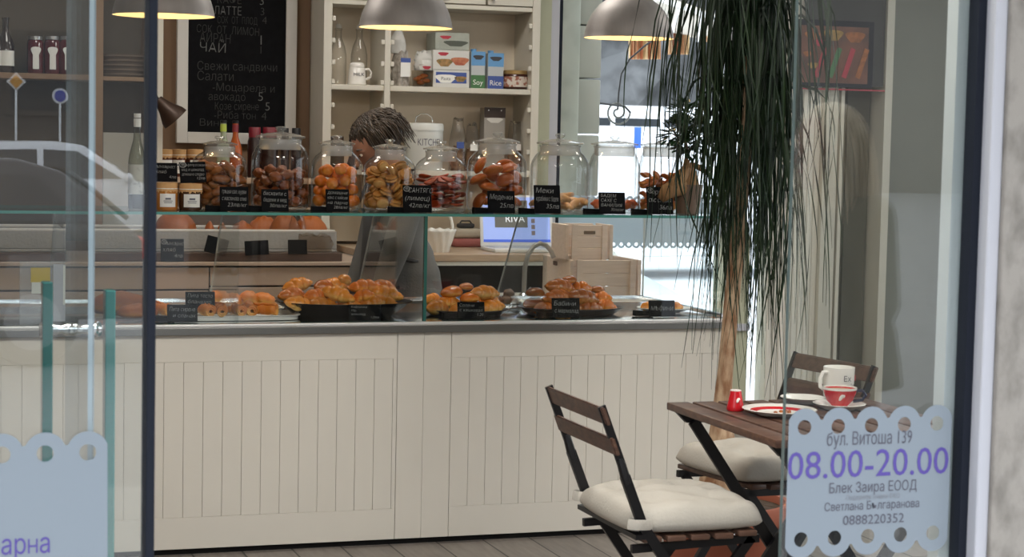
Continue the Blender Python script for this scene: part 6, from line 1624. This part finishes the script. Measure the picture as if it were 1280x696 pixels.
    mb.ell(hp(hcx - .012, 0, hcz + .012), (.112, .092, .102), (0, head_tilt - .12, 0), 24, 16, lambda v: Vector((v.x if v.x < .62 else .62 + (v.x - .62) * .25, v.y, v.z)))
    nstr = 620 if style == 'short' else 420
    for k in range(nstr):
        th = rnd.uniform(0, 2 * PI); ph = rnd.uniform(.05, 1.25)
        dv = Vector((math.sin(ph) * math.cos(th), math.sin(ph) * math.sin(th), math.cos(ph)))
        if dv.x > .60 and dv.z < .55: continue
        base = Vector((hcx - .012 + .106 * dv.x, .088 * dv.y, hcz + .012 + .098 * dv.z))
        out = Vector((dv.x, dv.y, 0)); out = out.normalized() if out.length > .05 else Vector((1, 0, 0))
        pts = []
        if style == 'short':
            ln = rnd.uniform(.08, .15)
            for i in range(5):
                q = i / 4; p = base + out * (.014 * math.sin(PI * q) + .022 * q) * rnd.uniform(.7, 1.3) + Vector((-.02 * q, 0, .016 * math.sin(PI * q * .8) - ln * q * q))
                pts.append(H4 @ p)
        else:
            ln = rnd.uniform(.26, .42)
            if dv.x > .30: continue
            for i in range(7):
                q = i / 6; p = base + out * (.045 * min(1, q * 2.5)) + Vector((-.01 * q, .006 * math.sin(6 * q + k), -ln * q))
                pts.append(H4 @ p if i < 2 else p + (H4 @ base - base))
        mb.tube(pts, [(.0050 if style == 'short' else .0075) * (1 - .75 * i / (len(pts) - 1)) for i in range(len(pts))], 5)
    mb.build('hair', hair_m, t, smooth=180)
    return t
hd = P(494, 168, Y=1.08)
as_ = person('person in a light grey top and dark apron, head bowed, behind the counter', (hd.x + .02, 1.10, 0), PI + .12, [((.03, -.235, 1.03), (.12, -.20, .83)), ((.09, .225, 1.05), (.16, .20, .83))], m_grey, m_jeans, m_hair, 'short', .55, .962)
# apron worn over the top
mb = MB(); rows = []
for z, hw_, xx in ((.42, .20, .175), (.60, .19, .17), (.80, .18, .165), (.98, .15, .152), (1.08, .10, .150), (1.22, .085, .150)):
    rows.append([mb.bm.verts.new((xx - .09 * (2 * k / 10 - 1) ** 2 * (hw_ / .19), hw_ * (2 * k / 10 - 1), z)) for k in range(11)])
for a, b in zip(rows[:-1], rows[1:]):
    for k in range(10): mb.bm.faces.new((a[k], a[k + 1], b[k + 1], b[k]))
o = mb.build('apron', m_apron, as_, smooth=60); md = o.modifiers.new('thickness', 'SOLIDIFY'); md.thickness = .006
for s in (-1, 1): MB().tube([(.145, s * .075, 1.22), (.105, s * .09, 1.30), (.03, s * .085, 1.365), (-.06, s * .03, 1.36)], .011, 8, flat=(1, .35)).build('apron_strap', m_apron, o)
MB().tube([(.095 * math.cos(a), .172 * math.sin(a) , .985 + .02 * math.cos(a)) for a in [.9 + k * (2 * PI - 1.8) / 20 for k in range(21)]], .012, 8).build('apron_tie', m_apron, o)
w = mirror(1052, 160, -1.35)
person('person with long blonde hair in an olive coat, reflected in the right pane', (w.x, w.y, -.02), PI / 2 + 1.35, [((.02, -.23, 1.03), (.10, -.19, .80)), ((.06, .23, 1.03), (.20, .12, .93))], m_olive, m_jeans, m_blond, 'long', .1, .98)

# ------------------------------------------------------------------ added ceiling fill lights, out of view, to brighten the interior
m_diff = mat('fill_light_diffuser', (.9, .9, .88), .5, emit=((1, .93, .84), 3.0))
cl = thing('ceiling_fill_light', 'added square fill light above the tables', 'lamp', (0, 0, ZC), 0, 'added square fill lights')
mb = MB(); mb.b2((-.32, -.32, -.03), (.32, -.29, 0)).b2((-.32, .29, -.03), (.32, .32, 0)).b2((-.32, -.29, -.03), (-.29, .29, 0)).b2((.29, -.29, -.03), (.32, .29, 0)); mb.build('frame', m_trimw, cl, smooth=0)
MB().b2((-.29, -.29, -.02), (.29, .29, -.001)).build('diffuser', m_diff, cl, smooth=0)
l = bpy.data.lights.new('fill_panel_light', 'AREA'); l.shape = 'SQUARE'; l.size = .56; l.energy = CEIL_FILL; l.color = (1, .95, .88)
lo = bpy.data.objects.new('fill_panel_light', l); COL.objects.link(lo); lo.parent = cl; lo.location = (0, 0, -.024)
l2 = l.copy(); l2.energy = CEIL_FILL * .33
for i, (x, y) in enumerate(((.3, -2.7), (1.6, -3.0), (3.9, -2.6), (.9, .95), (2.4, .95), (4.6, .6))):
    o = cl if i == 0 else dup(cl)
    if i > 2:
        for ch in o.children:
            if ch.type == 'LIGHT': ch.data = l2
    o.location = (x, y, ZC); o['label'] = ['added square fill light above the door side', 'added square fill light above the front chair', 'added square fill light above the palm side', 'added square fill light above the back counter, left', 'added square fill light above the worktop', 'added square fill light by the back doorway'][i]

# ------------------------------------------------------------------ daylight
wd = bpy.data.worlds.new('overcast'); S.world = wd; wd.use_nodes = True; nt = wd.node_tree
bg = nt.nodes['Background']; tc = nt.nodes.new('ShaderNodeTexCoord'); sp = nt.nodes.new('ShaderNodeSeparateXYZ'); rp = nt.nodes.new('ShaderNodeValToRGB')
nt.links.new(tc.outputs['Generated'], sp.inputs[0]); nt.links.new(sp.outputs['Z'], rp.inputs['Fac']); nt.links.new(rp.outputs['Color'], bg.inputs['Color'])
rp.color_ramp.elements[0].position = 0; rp.color_ramp.elements[0].color = (.62, .67, .72, 1); rp.color_ramp.elements[1].position = .6; rp.color_ramp.elements[1].color = (.92, .97, 1.05, 1)
bg.inputs['Strength'].default_value = WORLD
vs = S.view_settings; vs.view_transform = 'Standard'; vs.look = 'None'; vs.gamma = 1; vs.use_curve_mapping = False; vs.exposure = EXPO
S.cycles.transparent_max_bounces = 48; S.cycles.max_bounces = 10; S.cycles.caustics_reflective = False
